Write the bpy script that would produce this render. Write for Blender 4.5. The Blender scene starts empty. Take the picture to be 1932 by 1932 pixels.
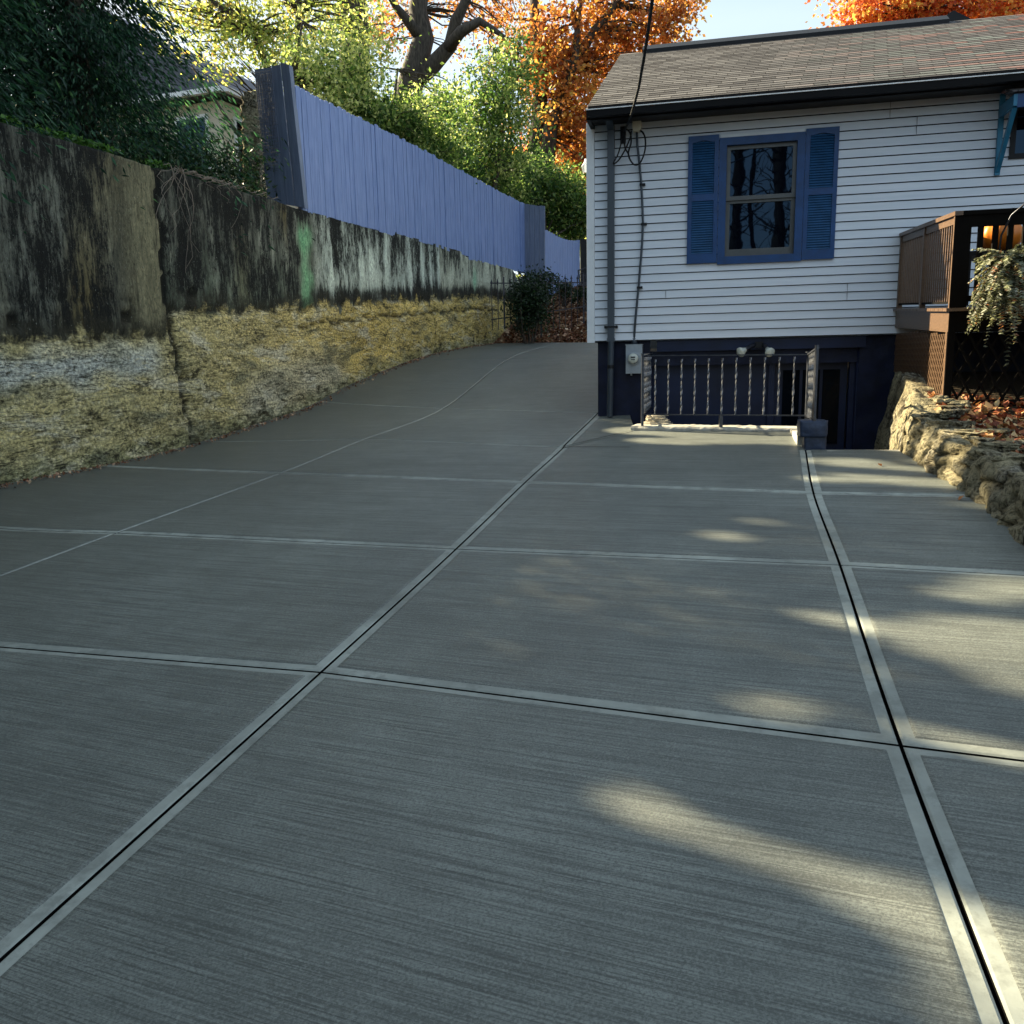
import bpy, math, random
import numpy as np
from mathutils import Vector, Matrix, noise as mn
rng=np.random.default_rng(7); random.seed(7)
S=bpy.context.scene
COL=S.collection
# ------------------------------------------------------------------ camera
F=1600.; CX=CY=966.; H=1.54
pitch=math.atan((966-685)/F); rl=math.atan(0.02)
fwd=np.array([0,math.cos(pitch),-math.sin(pitch)]); r0=np.array([1.,0,0]); u0=np.cross(r0,fwd)
CR=math.cos(rl)*r0-math.sin(rl)*u0; CU=np.cross(CR,fwd); CC=np.array([0,0,H])
def ray(u,v): return fwd+CR*(u-CX)/F-CU*(v-CY)/F
def at(u,v,y):
    d=ray(u,v); return CC+d*(y/d[1])
def onplane(u,v,n,q):
    d=ray(u,v); n=np.array(n,float); return CC+d*(((np.array(q)-CC)@n)/(d@n))
cam=bpy.data.objects.new('camera',bpy.data.cameras.new('camera')); COL.objects.link(cam)
cam.data.sensor_width=36; cam.data.lens=36*F/1932; cam.data.clip_end=1500; cam.data.clip_start=.05
cam.matrix_world=Matrix(((CR[0],CU[0],-fwd[0],0),(CR[1],CU[1],-fwd[1],0),(CR[2],CU[2],-fwd[2],H),(0,0,0,1)))
S.camera=cam
# ------------------------------------------------------------------ frames
TH=math.radians(-12.95)
RT=np.array([math.cos(TH),math.sin(TH),0]); AW=np.array([-math.sin(TH),math.cos(TH),0]); UP=np.array([0,0,1.])
O=np.array([0.974,10.42,1.773])
MH=Matrix.Translation(Vector(O))@Matrix.Rotation(TH,4,'Z')
def hw(x,y,z): return O+RT*x+AW*y+UP*z
def toL(P):
    q=np.array(P)-O; return np.array([q@RT,q@AW,q[2]])
AB=(0.05232408,0.07757769)
def PZ(x,y): return AB[0]*x+AB[1]*y
def G(u,v): return onplane(u,v,(-AB[0],-AB[1],1),(0,0,0))
fa=math.radians(19.53); fd=np.array([math.sin(fa),math.cos(fa),0]); fn=np.array([fd[1],-fd[0],0]); WP=np.array([-4.6,9.48,0.])
def wl(s,off,z): return WP+fd*s+fn*off+UP*z
# ------------------------------------------------------------------ sun
SUN=np.array([-.80,.60,0]); SUN/=np.linalg.norm(SUN); EL=math.radians(30)
SD=np.array([SUN[0]*math.cos(EL),SUN[1]*math.cos(EL),math.sin(EL)])
# chosen sunlit spots, crowns carved open toward the sun for them: (point, gap radius)
GAPS=[]
def gap(u,v,r): GAPS.append((G(u,v),r))
for u,v,r in [(1175,1500,.06),(1215,1525,.08),(1270,1550,.08),(1320,1580,.03),(1480,1625,.08),(1530,1650,.06),(1660,1690,.1),(1720,1720,.08),(1790,1740,.07),(1850,1770,.12),(1910,1800,.13),(1960,1850,.14),(1925,1950,.1),
   (1700,1190,.08),(1760,1200,.12),(1830,1205,.12),(1900,1215,.14),(1980,1225,.2),(1830,1125,.07),(1900,1115,.1),(1960,1110,.12),(1560,1165,.05),(1620,1180,.05),(1500,1325,.05),(1800,1390,.07),(1870,1395,.12),(1930,1380,.15),(1450,1340,.04),
   (1240,832,.1),(1290,834,.1),(1350,828,.13),(1400,824,.17),(1450,824,.2),(1490,826,.2),(1180,812,.07),(1290,815,.12),(1340,812,.12),(1420,812,.15),(1480,813,.15),(1650,905,.12),(1930,905,.2),(1870,960,.1),(1810,1230,.1),(1930,1290,.08),(1600,872,.1),(1680,893,.14),(1740,900,.16),(1790,905,.16),(1370,1012,.07),(1430,985,.05),(1560,905,.09)]:
    gap(u,v,r*(.84 if v>900 else 1.35))
for y,z,r in [(-2.1,.9,.35),(-1.8,.4,.4),(-1.3,.9,.3),(-1.2,.3,.4),(-2.1,-.2,.3),(-1.9,-.5,.3),(-.8,.1,.25),(-.9,.95,.15)]: GAPS.append((hw(3.42,y,z),r))
GAPS.append((hw(3.95,-1.62,.8),.3))
for x,y,z,r in [(3.75,8.3,1.2,.22),(3.6,7.9,1.1,.25),(3.4,7.4,1.0,.22),(3.25,6.8,.85,.12)]: GAPS.append((np.array([x,y,z]),r))
for x,z,r in [(.7,-.95,.15),(1.1,-.93,.18),(1.5,-.93,.18),(1.9,-.93,.18),(2.25,-.9,.2)]: GAPS.append((hw(x,-1.05-.24*(x-.6),z),r)); GAPS.append((hw(x,-1.05-.24*(x-.6),z+.45),.25))
for x in (3.6,3.8,4.0): GAPS.append((hw(x,-2.5,.5),.33)); GAPS.append((hw(x,-2.5,.2),.25))
for x in np.arange(.3,7,.8):
    for y in (0,1.2,2.4,3.4): GAPS.append((hw(x,y,2.7+.46*y),.6))
for x,y,r in [(4.6,7.0,.3),(5.2,6.8,.4),(4.3,6.3,.12),(5,6.0,.12)]: GAPS.append((np.array([x,y,1.1]),r))
GAPC=np.array([g[0] for g in GAPS]); GAPR=np.array([g[1] for g in GAPS])
def keep(P,p=1.0):  # drops leaves that would shade the chosen spots
    k=np.ones(len(P),bool)
    for c,r in zip(GAPC,GAPR):
        d=P-c; t=d@SD; per=np.linalg.norm(d-t[:,None]*SD,axis=1)
        hit=(t>2)&(per<r*1.05+(.03 if r<.15 else .10))
        k&=~(hit&(rng.random(len(P))<p))
    return k
# ------------------------------------------------------------------ mesh builder
class MB:
    def __init__(s): s.v=[]; s.f=[]; s.m=[]; s.mi=0
    def face(s,*pts):
        n=len(s.v); s.v+= [tuple(p) for p in pts]; s.f.append(tuple(range(n,n+len(pts)))); s.m.append(s.mi)
    def box(s,x0,x1,y0,y1,z0,z1,fr=None):
        P=[(x,y,z) for z in (z0,z1) for x,y in ((x0,y0),(x1,y0),(x1,y1),(x0,y1))]
        if fr: P=[fr(*p) for p in P]
        n=len(s.v); s.v+=[tuple(p) for p in P]
        for f in ((0,3,2,1),(4,5,6,7),(0,1,5,4),(1,2,6,5),(2,3,7,6),(3,0,4,7)): s.f.append(tuple(n+i for i in f)); s.m.append(s.mi)
        return s
    def bar(s,a,b,w,h,up=(0,0,1)):
        a=np.array(a,float); b=np.array(b,float); d=b-a; L=np.linalg.norm(d)
        if L<1e-6: return s
        d/=L; up=np.array(up,float)
        sd=np.cross(d,up)
        if np.linalg.norm(sd)<1e-4: sd=np.cross(d,(1,0,0))
        sd/=np.linalg.norm(sd); q=np.cross(sd,d)
        P=[p+sd*i*w/2+q*j*h/2 for p in (a,b) for i,j in ((-1,-1),(1,-1),(1,1),(-1,1))]
        n=len(s.v); s.v+=[tuple(p) for p in P]
        for f in ((0,1,2,3),(7,6,5,4),(0,4,5,1),(1,5,6,2),(2,6,7,3),(3,7,4,0)): s.f.append(tuple(n+i for i in f)); s.m.append(s.mi)
        return s
    def tube(s,pts,rad,k=8,cap=True,jit=0):
        pts=[np.array(p,float) for p in pts]; m=len(pts)
        if not hasattr(rad,'__len__'): rad=[rad]*m
        n=len(s.v); prev=None
        for i,p in enumerate(pts):
            d=pts[min(i+1,m-1)]-pts[max(i-1,0)]; d/=np.linalg.norm(d)+1e-9
            if prev is None:
                a=np.cross(d,(0,0,1)) if abs(d[2])<.9 else np.cross(d,(1,0,0))
            else: a=prev-d*(prev@d)
            a/=np.linalg.norm(a)+1e-9; prev=a; b=np.cross(d,a)
            for j in range(k):
                t=2*math.pi*j/k; r=rad[i]*(1+jit*(mn.noise(Vector((p[0]*2+math.cos(t)*2,p[1]*2+math.sin(t)*2,p[2]*.7))) if jit else 0))
                s.v.append(tuple(p+a*math.cos(t)*r+b*math.sin(t)*r))
        for i in range(m-1):
            for j in range(k):
                s.f.append((n+i*k+j,n+i*k+(j+1)%k,n+(i+1)*k+(j+1)%k,n+(i+1)*k+j)); s.m.append(s.mi)
        if cap:
            s.f.append(tuple(n+j for j in range(k))[::-1]); s.m.append(s.mi)
            s.f.append(tuple(n+(m-1)*k+j for j in range(k))); s.m.append(s.mi)
        return s
    def lathe(s,o,ax,prof,k=20):
        o=np.array(o,float); ax=np.array(ax,float); ax/=np.linalg.norm(ax)
        a=np.cross(ax,(0,0,1)) if abs(ax[2])<.9 else np.cross(ax,(1,0,0)); a/=np.linalg.norm(a); b=np.cross(ax,a)
        n=len(s.v)
        for h,r in prof:
            for j in range(k):
                t=2*math.pi*j/k; s.v.append(tuple(o+ax*h+(a*math.cos(t)+b*math.sin(t))*r))
        for i in range(len(prof)-1):
            for j in range(k): s.f.append((n+i*k+j,n+i*k+(j+1)%k,n+(i+1)*k+(j+1)%k,n+(i+1)*k+j)); s.m.append(s.mi)
        s.f.append(tuple(n+j for j in range(k))[::-1]); s.m.append(s.mi)
        s.f.append(tuple(n+(len(prof)-1)*k+j for j in range(k))); s.m.append(s.mi)
        return s
    def prism(s,poly,y0,y1,fr=None):   # polygon in x,z extruded along y
        n=len(s.v); k=len(poly)
        for y in (y0,y1):
            for x,z in poly:
                p=(x,y,z); s.v.append(tuple(fr(*p)) if fr else p)
        s.f.append(tuple(range(n,n+k))); s.m.append(s.mi); s.f.append(tuple(range(n+k,n+2*k))[::-1]); s.m.append(s.mi)
        for i in range(k): s.f.append((n+i,n+k+i,n+k+(i+1)%k,n+(i+1)%k)); s.m.append(s.mi)
        return s
    def rock(s,c,sz,seed,fr=None,amp=.22,sub=7):
        # rounded, knobbly block
        n0=len(s.v); idx={}
        def vid(p):
            k=tuple(np.round(p,5))
            if k not in idx:
                q=np.array(p); nn=np.linalg.norm(q); m=np.max(np.abs(q)); q=q*(.78+.22*m/nn)
                q=q*(1+amp*mn.noise(Vector(q*1.6+seed*7.3))+amp*.5*mn.noise(Vector(q*4.+seed*3.1)))
                P=np.array(c)+q*np.array(sz)/2*1.05
                idx[k]=len(s.v); s.v.append(tuple(fr(*P)) if fr else tuple(P))
            return idx[k]
        g=np.linspace(-1,1,sub)
        for ax in range(3):
            for sg in (-1,1):
                for i in range(sub-1):
                    for j in range(sub-1):
                        q=[]
                        for a,b in ((i,j),(i+1,j),(i+1,j+1),(i,j+1)):
                            p=[0,0,0]; p[ax]=sg; p[(ax+1)%3]=g[a]; p[(ax+2)%3]=g[b]; q.append(vid(p))
                        s.f.append(tuple(q if sg>0 else q[::-1])); s.m.append(s.mi)
        return s
    def mesh(s,name,mats,inv=None,smooth=False):
        me=bpy.data.meshes.new(name); v=s.v
        if inv is not None: v=[tuple(inv@Vector(p)) for p in v]
        me.from_pydata(v,[],s.f)
        for m in (mats if isinstance(mats,(list,tuple)) else [mats]): me.materials.append(m)
        me.polygons.foreach_set('material_index',np.array(s.m,dtype=np.int32))
        if smooth: me.polygons.foreach_set('use_smooth',np.ones(len(s.f),bool))
        me.update(); return me
    def build(s,name,mats,parent=None,local=False,smooth=False,label=None):
        inv=None
        if parent is not None and not local: inv=WM[parent.name].inverted()
        o=bpy.data.objects.new(name,s.mesh(name,mats,inv,smooth)); COL.objects.link(o)
        if parent is not None:
            o.parent=parent; WM[o.name]=WM[parent.name]
        else: WM[o.name]=Matrix()
        if label: o['label']=label
        return o
WM={}
def thing(name,label,cat,M=None,loc=None,group=None):
    o=bpy.data.objects.new(name,None); COL.objects.link(o)
    if M is None: M=Matrix.Translation(Vector(loc if loc is not None else (0,0,0)))
    o.matrix_world=M; WM[o.name]=M.copy(); o['label']=label; o['category']=cat; o.empty_display_size=.2
    if group: o['group']=group
    return o
def tag(o,label=None,cat=None,group=None,kind=None):
    if label: o['label']=label
    if cat: o['category']=cat
    if group: o['group']=group
    if kind: o['kind']=kind
    return o
# ------------------------------------------------------------------ materials
class NT:
    def __init__(s,name):
        s.mat=bpy.data.materials.new(name); s.mat.use_nodes=True; s.t=s.mat.node_tree; s.n=s.t.nodes; s.l=s.t.links
        s.b=s.n['Principled BSDF']
    def nd(s,ty,**k):
        n=s.n.new(ty)
        for a,v in k.items(): setattr(n,a,v)
        return n
    def coord(s,scale=(1,1,1),kind='Object',rot=(0,0,0),loc=(0,0,0)):
        c=s.nd('ShaderNodeTexCoord'); m=s.nd('ShaderNodeMapping'); m.inputs['Scale'].default_value=scale; m.inputs['Rotation'].default_value=rot; m.inputs['Location'].default_value=loc
        s.l.new(c.outputs[kind],m.inputs[0]); return m.outputs[0]
    def rscale(s,sc,rot):
        a=s.coord(rot=rot); m=s.nd('ShaderNodeMapping'); m.inputs['Scale'].default_value=sc; s.l.new(a,m.inputs[0]); return m.outputs[0]
    def noise(s,co,scale=5,det=4,rough=.55,dist=0):
        n=s.nd('ShaderNodeTexNoise'); n.inputs['Scale'].default_value=scale; n.inputs['Detail'].default_value=det; n.inputs['Roughness'].default_value=rough; n.inputs['Distortion'].default_value=dist
        if co is not None: s.l.new(co,n.inputs['Vector'])
        return n.outputs['Fac']
    def ramp(s,fac,stops):
        r=s.nd('ShaderNodeValToRGB'); e=r.color_ramp.elements
        while len(e)<len(stops): e.new(.5)
        for i,(p,c) in enumerate(stops): e[i].position=p; e[i].color=(*c,1) if len(c)==3 else c
        s.l.new(fac,r.inputs[0]); return r.outputs[0]
    def mix(s,fac,a,b,mode='MIX'):
        m=s.nd('ShaderNodeMix',data_type='RGBA',blend_type=mode)
        for i,v in ((0,fac),(6,a),(7,b)):
            if hasattr(v,'links') : s.l.new(v,m.inputs[i])
            elif i==0: m.inputs[i].default_value=v
            else: m.inputs[i].default_value=(*v,1)
        return m.outputs[2]
    def math(s,op,a,b=None,clamp=False):
        m=s.nd('ShaderNodeMath',operation=op,use_clamp=clamp)
        for i,v in ((0,a),(1,b)):
            if v is None: continue
            if hasattr(v,'links'): s.l.new(v,m.inputs[i])
            else: m.inputs[i].default_value=v
        return m.outputs[0]
    def bump(s,h,strength=.3,dist=.01,prev=None):
        b=s.nd('ShaderNodeBump'); b.inputs['Strength'].default_value=strength; b.inputs['Distance'].default_value=dist
        s.l.new(h,b.inputs['Height'])
        if prev is not None: s.l.new(prev,b.inputs['Normal'])
        s.l.new(b.outputs[0],s.b.inputs['Normal']); return b.outputs[0]
    def set(s,col=None,rough=None,metal=None,spec=None):
        for nm,v in (('Base Color',col),('Roughness',rough),('Metallic',metal),('Specular IOR Level',spec)):
            if v is None: continue
            if hasattr(v,'links'): s.l.new(v,s.b.inputs[nm])
            else: s.b.inputs[nm].default_value=(*v,1) if isinstance(v,(tuple,list)) else v
        return s.mat
def paint(name,col,rough=.5,var=.25,scale=6,sc=(1,1,1),bump=.15,bs=60,metal=0,spec=.4,fl=None):
    t=NT(name); co=t.coord(sc)
    n=t.noise(co,scale,6,.6); c0=tuple(max(0,c*(1-var)) for c in col); c1=tuple(min(1,c*(1+var)) for c in col)
    c=t.ramp(n,[(.3,c0),(.7,c1)])
    n2=t.noise(co,bs,4,.6)
    if fl: c=t.mix(t.ramp(n2,[(.66,(0,0,0)),(.72,(1,1,1))]),c,fl)
    t.bump(n2,bump,.004)
    return t.set(c,rough,metal,spec)
M={}
M['siding']=None
t=NT('vinyl_siding'); co=t.coord((.35,.35,6)); n=t.noise(co,3,5,.6)
c=t.ramp(n,[(.3,(.60,.66,.74)),(.7,(.72,.77,.84))]); d=t.noise(t.coord(),170,3,.7); c=t.mix(t.ramp(d,[(.70,(0,0,0)),(.76,(1,1,1))]),c,(.35,.34,.31))
w=t.noise(t.coord((1.2,1.2,60)),4,3,.6); t.bump(w,.12,.002); M['siding']=t.set(c,.42,spec=.4)
M['white']=paint('white_trim',(.74,.78,.82),.45,.08)
M['blue']=paint('blue_paint',(.002,.045,.165),.42,.22,8,bump=.1)
M['slat']=paint('sky_lit_blue_slats',(.02,.085,.20),.45,.2,8,bump=.1)  # paler blue paints the sky light caught by the slat faces
M['seam']=paint('seam_shadow',(.12,.13,.15),.8,.2)
M['blk']=paint('slate_blue_block_paint',(.022,.035,.07),.5,.45,14,bump=1,bs=30,spec=.4)
M['teal']=paint('teal_paint',(.02,.17,.30),.45,.2,8)
M['black']=paint('black_metal',(.007,.008,.011),.5,.3,metal=.0,spec=.25)
M['iron']=paint('wrought_iron',(.035,.037,.05),.34,.4,20,metal=.6,spec=.6,bump=.3)
M['gutter']=paint('dark_gutter',(.004,.004,.005),.5,.2,spec=.12)
M['gutlip']=paint('gutter_lip',(.85,.85,.85),.3,.15,spec=.6)
M['downspout']=paint('slate_downspout',(.035,.05,.07),.4,.2,4,(2,2,.6),spec=.5)
M['sash']=paint('aluminium_sash',(.085,.09,.092),.4,.15,metal=.4)
M['metalgrey']=paint('grey_enamel',(.30,.34,.38),.38,.12,10,metal=.2)
M['navy']=paint('navy_masonry_paint',(.005,.009,.030),.55,.45,6,bump=.9,bs=16,spec=.25)
M['navyflat']=paint('navy_board_paint',(.004,.012,.045),.45,.3,3,bump=.1,spec=.3)
M['darkin']=paint('dark_interior',(.01,.01,.011),.9,.2)
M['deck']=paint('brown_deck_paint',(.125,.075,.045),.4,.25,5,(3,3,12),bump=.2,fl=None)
M['deckd']=paint('shaded_brown_paint',(.004,.003,.0022),.8,.3,5,spec=.08)  # deck brown darkened to paint shade onto the front faces
M['bench']=M['black']
M['conc']=paint('old_concrete',(.40,.39,.35),.85,.35,7,bump=.8,bs=24)
M['bark']=None
t=NT('bark'); co=t.coord((7,7,1.1)); n=t.noise(co,2.5,7,.65,.6); c=t.ramp(n,[(.3,(.02,.017,.015)),(.55,(.085,.072,.06)),(.75,(.20,.18,.155))]); t.bump(n,1,.05); M['bark']=t.set(c,.9,spec=.2)
M['bark2']=paint('grey_furrowed_bark',(.065,.056,.048),.9,.6,3,(6,6,1.2),bump=1,bs=12)
M['bdark']=paint('very_dark_bark',(.016,.014,.013),.9,.5,4,(5,5,1),bump=1,spec=.1)  # very dark bark keeps the trunks black in the window reflection
M['barkl']=paint('pale_bark',(.20,.17,.14),.9,.5,3,(5,5,1),bump=1)
# glass: dark, glossy
t=NT('dark_glass'); t.b.inputs['IOR'].default_value=1.5; t.b.inputs['Specular Tint'].default_value=(.35,.62,1,1); M['glass']=t.set((.002,.003,.007),.015,spec=.5)
w=t.noise(t.coord(),2.2,2,.5); t.bump(w,.06,.02)
t=NT('lamp_glass'); M['lens']=t.set((.55,.58,.52),.12,spec=.8)
# fence paint
def fencemat(name,c0,c1,c2):
    t=NT(name); co=t.coord((9,9,.7)); n=t.noise(co,3,6,.65); a=t.ramp(n,[(.28,c0),(.5,c1),(.75,c2)])
    s=t.noise(t.coord((30,30,2.2)),4,5,.7); a=t.mix(t.ramp(s,[(.70,(0,0,0)),(.78,(1,1,1))]),a,(.10,.09,.12)); a=t.mix(t.ramp(s,[(.22,(1,1,1)),(.27,(0,0,0))]),a,(.55,.55,.62))
    t.bump(s,.35,.006); return t.set(a,.6,spec=.3)
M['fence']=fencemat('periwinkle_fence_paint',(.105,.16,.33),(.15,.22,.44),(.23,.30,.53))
M['fenced']=fencemat('shaded_fence_paint',(.095,.125,.20),(.13,.165,.25),(.18,.22,.31))  # fence paint toned darker and greyer, shade painted in for camera-facing panels
# concrete
def concrete(name,base,broom):
    t=NT(name); th=math.radians(23)
    co=t.coord((1,1,1)); big=t.noise(co,.55,5,.6,.4); mid=t.noise(co,5,6,.65)
    f=t.mix(.35,big,mid)
    c=t.ramp(f,[(.34,tuple(b*.55 for b in base)),(.5,base),(.64,tuple(min(1,b*1.45) for b in base))])
    if broom:
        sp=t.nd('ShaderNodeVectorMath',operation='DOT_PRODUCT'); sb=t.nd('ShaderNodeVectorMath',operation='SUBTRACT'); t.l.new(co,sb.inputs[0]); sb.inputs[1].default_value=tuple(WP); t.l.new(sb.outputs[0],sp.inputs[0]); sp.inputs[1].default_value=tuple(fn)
        dn=t.math('ADD',sp.outputs['Value'],t.math('MULTIPLY',t.math('SUBTRACT',t.noise(co,.9,6,.65,.6),.5),3.2)); wall_shade=t.math('SUBTRACT',1.0,t.math('DIVIDE',dn,3.9),clamp=True); c=t.mix(wall_shade,c,tuple(b*.33 for b in base))  # slab colour darkened toward the retaining wall, painted shade with a ragged edge
        m=t.rscale((1.7,150,1),(0,0,th)); l=t.noise(m,1,6,.8)
        m2=t.rscale((1.0,36,1),(0,0,th)); l2=t.noise(m2,1,3,.6)
        g=t.noise(co,130,5,.8)
        c=t.mix(t.ramp(l,[(.42,(1,1,1)),(.51,(0,0,0))]),c,tuple(b*.42 for b in base)); c=t.mix(t.ramp(l,[(.53,(0,0,0)),(.64,(.8,.8,.8))]),c,tuple(min(1,b*1.5) for b in base))
        c=t.mix(t.ramp(l2,[(.33,(.7,.7,.7)),(.47,(0,0,0))]),c,tuple(b*.5 for b in base))
        pit=t.noise(co,90,2,.5); c=t.mix(t.ramp(pit,[(.70,(0,0,0)),(.74,(.8,.8,.8))]),c,tuple(b*.3 for b in base))
        c=t.mix(t.ramp(g,[(.40,(.75,.75,.75)),(.5,(0,0,0))]),c,tuple(b*.40 for b in base)); c=t.mix(t.ramp(g,[(.53,(0,0,0)),(.62,(.5,.5,.5))]),c,tuple(min(1,b*1.6) for b in base))
        b=t.bump(l,.8,.005); b=t.bump(g,.5,.004,b); t.b.inputs['Coat Weight'].default_value=.12; t.b.inputs['Coat Roughness'].default_value=.28
        return t.set(c,.55,spec=.5)
    g=t.noise(co,60,5,.6); e_=t.noise(co,9,5,.7); c=t.mix(t.ramp(e_,[(.36,(.6,.6,.6)),(.5,(0,0,0))]),c,tuple(b*.55 for b in base)); t.bump(g,.2,.003); return t.set(c,.6,spec=.4)
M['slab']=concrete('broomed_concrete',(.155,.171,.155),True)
M['band']=concrete('trowelled_concrete',(.262,.282,.255),False)
M['groove']=paint('joint_dirt',(.006,.006,.006),1,.3,spec=0)
# ------------------------------------------------------------------ world & sun
W=bpy.data.worlds.new('World'); S.world=W; W.use_nodes=True; wn=W.node_tree.nodes; wk=W.node_tree.links
sky=wn.new('ShaderNodeTexSky'); sky.sky_type='NISHITA'; sky.sun_disc=False; sky.sun_elevation=EL; sky.sun_rotation=math.atan2(SUN[0],SUN[1]); sky.air_density=1.0; sky.dust_density=2.2; sky.ozone_density=1.0
cmx=wn.new('ShaderNodeMix'); cmx.data_type='RGBA'; ctc=wn.new('ShaderNodeTexCoord'); cmp_=wn.new('ShaderNodeMapping'); cmp_.inputs['Scale'].default_value=(1.2,1.2,5); cno=wn.new('ShaderNodeTexNoise'); cno.inputs['Scale'].default_value=1.6; cno.inputs['Detail'].default_value=6
cra=wn.new('ShaderNodeMapRange'); cra.inputs[1].default_value=.3; cra.inputs[2].default_value=.7; cra.inputs[3].default_value=.35; cra.inputs[4].default_value=.85
wk.new(ctc.outputs['Generated'],cmp_.inputs[0]); wk.new(cmp_.outputs[0],cno.inputs['Vector']); wk.new(cno.outputs['Fac'],cra.inputs[0]); wk.new(cra.outputs[0],cmx.inputs[0]); wk.new(sky.outputs[0],cmx.inputs[6]); cmx.inputs[7].default_value=(3.3,3.95,4.25,1); wk.new(cmx.outputs[2],wn['Background'].inputs[0]); wn['Background'].inputs[1].default_value=.066
sl=bpy.data.lights.new('sun','SUN'); sl.energy=5.0; sl.angle=math.radians(.6); sl.color=(1,.85,.56)
so=bpy.data.objects.new('sun',sl); COL.objects.link(so); so.rotation_euler=Vector(SD).to_track_quat('Z','Y').to_euler()
S.view_settings.view_transform='Standard'; S.view_settings.look='None'; S.view_settings.exposure=2.02; S.view_settings.gamma=1
S.render.engine='CYCLES'; S.cycles.max_bounces=7; S.cycles.transparent_max_bounces=8
# ------------------------------------------------------------------ driveway
C=lambda u,v,y:at(u,v,y)
A=[None]*9
Wb=[(0,915),(190,879),(340,845),(475,803),(600,758),(630,740),(720,700),(780,678),(850,660),(930,648)]
Wpts=[onplane(u,v,fn,WP) for u,v in Wb]
ctrl=[]
for u,v in [(605,1267),(860,1035),(990,910),(1063,844),(1700,1405),(1585,1065),(1535,930),(1520,849),(1815,935),(1740,855),(1932,1035),(220,1005),(530,893),(690,828),(838,770),(0,1812),(1890,1932),(0,997),(1932,1437),(1195,815),(1510,818),(0,1085),(1190,783),(1130,779),(1680,849),(966,1932),(1300,1000),(300,1250)]: ctrl.append(G(u,v))
ctrl+= [at(1125,673,15.5),at(1122,648,19.5),at(961,677,16.5),at(910,705,15),at(1012,658,18.3),at(1055,646.5,20.3)]
ctrl+= [np.array([3.1,19.3,1.98]),np.array([2.2,15.4,1.62])]
ctrl+=Wpts
for x in (-9,-4,0,4): 
    for y in (-1.5,-6): ctrl.append(np.array([x,y,PZ(x,y)]))
ctrl+=[wl(-4,0,PZ(*wl(-4,0,0)[:2])+.06),np.array([6,3,PZ(6,3)]),np.array([6,8,PZ(6,8)])]
ctrl=np.array(ctrl)
NC=len(ctrl)
def U(r): return np.where(r>1e-9,r*r*np.log(np.maximum(r,1e-9)),0)
n=len(ctrl); K=U(np.linalg.norm(ctrl[:,None,:2]-ctrl[None,:,:2],axis=2))+np.eye(n)*.02
Pm=np.c_[np.ones(n),ctrl[:,:2]]; Lm=np.block([[K,Pm],[Pm.T,np.zeros((3,3))]]); wt=np.linalg.solve(Lm,np.r_[ctrl[:,2],0,0,0])
def DZ(xy):
    xy=np.atleast_2d(xy)[:,:2]; k=U(np.linalg.norm(xy[:,None]-ctrl[None,:,:2],axis=2)); return k@wt[:NC]+wt[NC]+xy@wt[NC+1:]
def dz(x,y): return float(DZ([(x,y)])[0])
g2=lambda u,v:G(u,v)[:2]
A_=[g2(605,1267),g2(860,1035),g2(990,910),g2(1063,844),np.array([1.12,10.78])]
B_=[g2(1700,1405),g2(1585,1065),g2(1535,930),g2(1520,849)]
C_={2:g2(220,1005),3:g2(530,893),4:g2(690,828),5:g2(838,770),6:at(961,677,16.5)[:2],7:at(1012,658,18.3)[:2],8:at(1058,646,20.3)[:2]}
da=np.array([-.485,-1.66]); db=np.array([-.42,-1.72])
rows=range(-4,9)
AA={1:A_[0],2:A_[1],3:A_[2],4:A_[3],5:A_[4],6:np.array([2.18,15.4]),7:np.array([2.62,17.3]),8:np.array([3.1,19.3])}
BB={1:B_[0],2:B_[1],3:B_[2],4:B_[3]}
CD={}
for k,v in C_.items(): CD[k]=v
c0=g2(0,1085); dcc=(c0-CD[2]); CD[1]=CD[2]+dcc*2.0
RR={4:np.array([3.32,7.24]),3:np.array([3.10,5.62]),2:np.array([2.72,4.02]),1:np.array([2.3,2.2])}
WW={}
for k,s in {2:-2.4,3:0.0,4:1.75,5:4.55,6:8.0,7:10.2,8:12.6}.items(): WW[k]=wl(s,0,0)[:2]
WW[1]=wl(-4.6,0,0)[:2]
for k in (0,-1,-2,-3,-4):
    AA[k]=AA[k+1]+da*(1.25 if k==0 else 1); BB[k]=BB[k+1]+db*(1.25 if k==0 else 1); CD[k]=CD[k+1]+np.array([-1.05,-1.65]); WW[k]=WW[k+1]-fd[:2]*1.9; RR[k]=RR[k+1]+np.array([-.2,-1.8])
def crv(D,k,t):   # Catmull-Rom between rows
    p1=D[k]; p2=D[k+1]; p0=D.get(k-1,2*p1-p2); p3=D.get(k+2,2*p2-p1)
    return .5*((2*p1)+(-p0+p2)*t+(2*p0-5*p1+4*p2-p3)*t*t+(-p0+3*p1-3*p2+p3)*t**3)
def prof(d,kind):
    if kind==0: return .003
    bw=.052 if kind==1 else .017
    if d<.0042: return -.026
    if d<.0072: return -.0045
    if d<.0145: return -.0005
    if d<bw+.002: return 0
    return .003
def samples(w,ka,kb,n):
    def side(k):
        if k==0: return [0]
        bw=.052 if k==1 else .017
        return [0,.004,.0068,.014,bw,bw+.003,bw+.022]
    a=side(ka); b=side(kb); lo=a[-1]; hi=w-b[-1]
    return a+list(np.linspace(lo,hi,n+1))[1:-1]+[w-x for x in b[::-1]]
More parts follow.
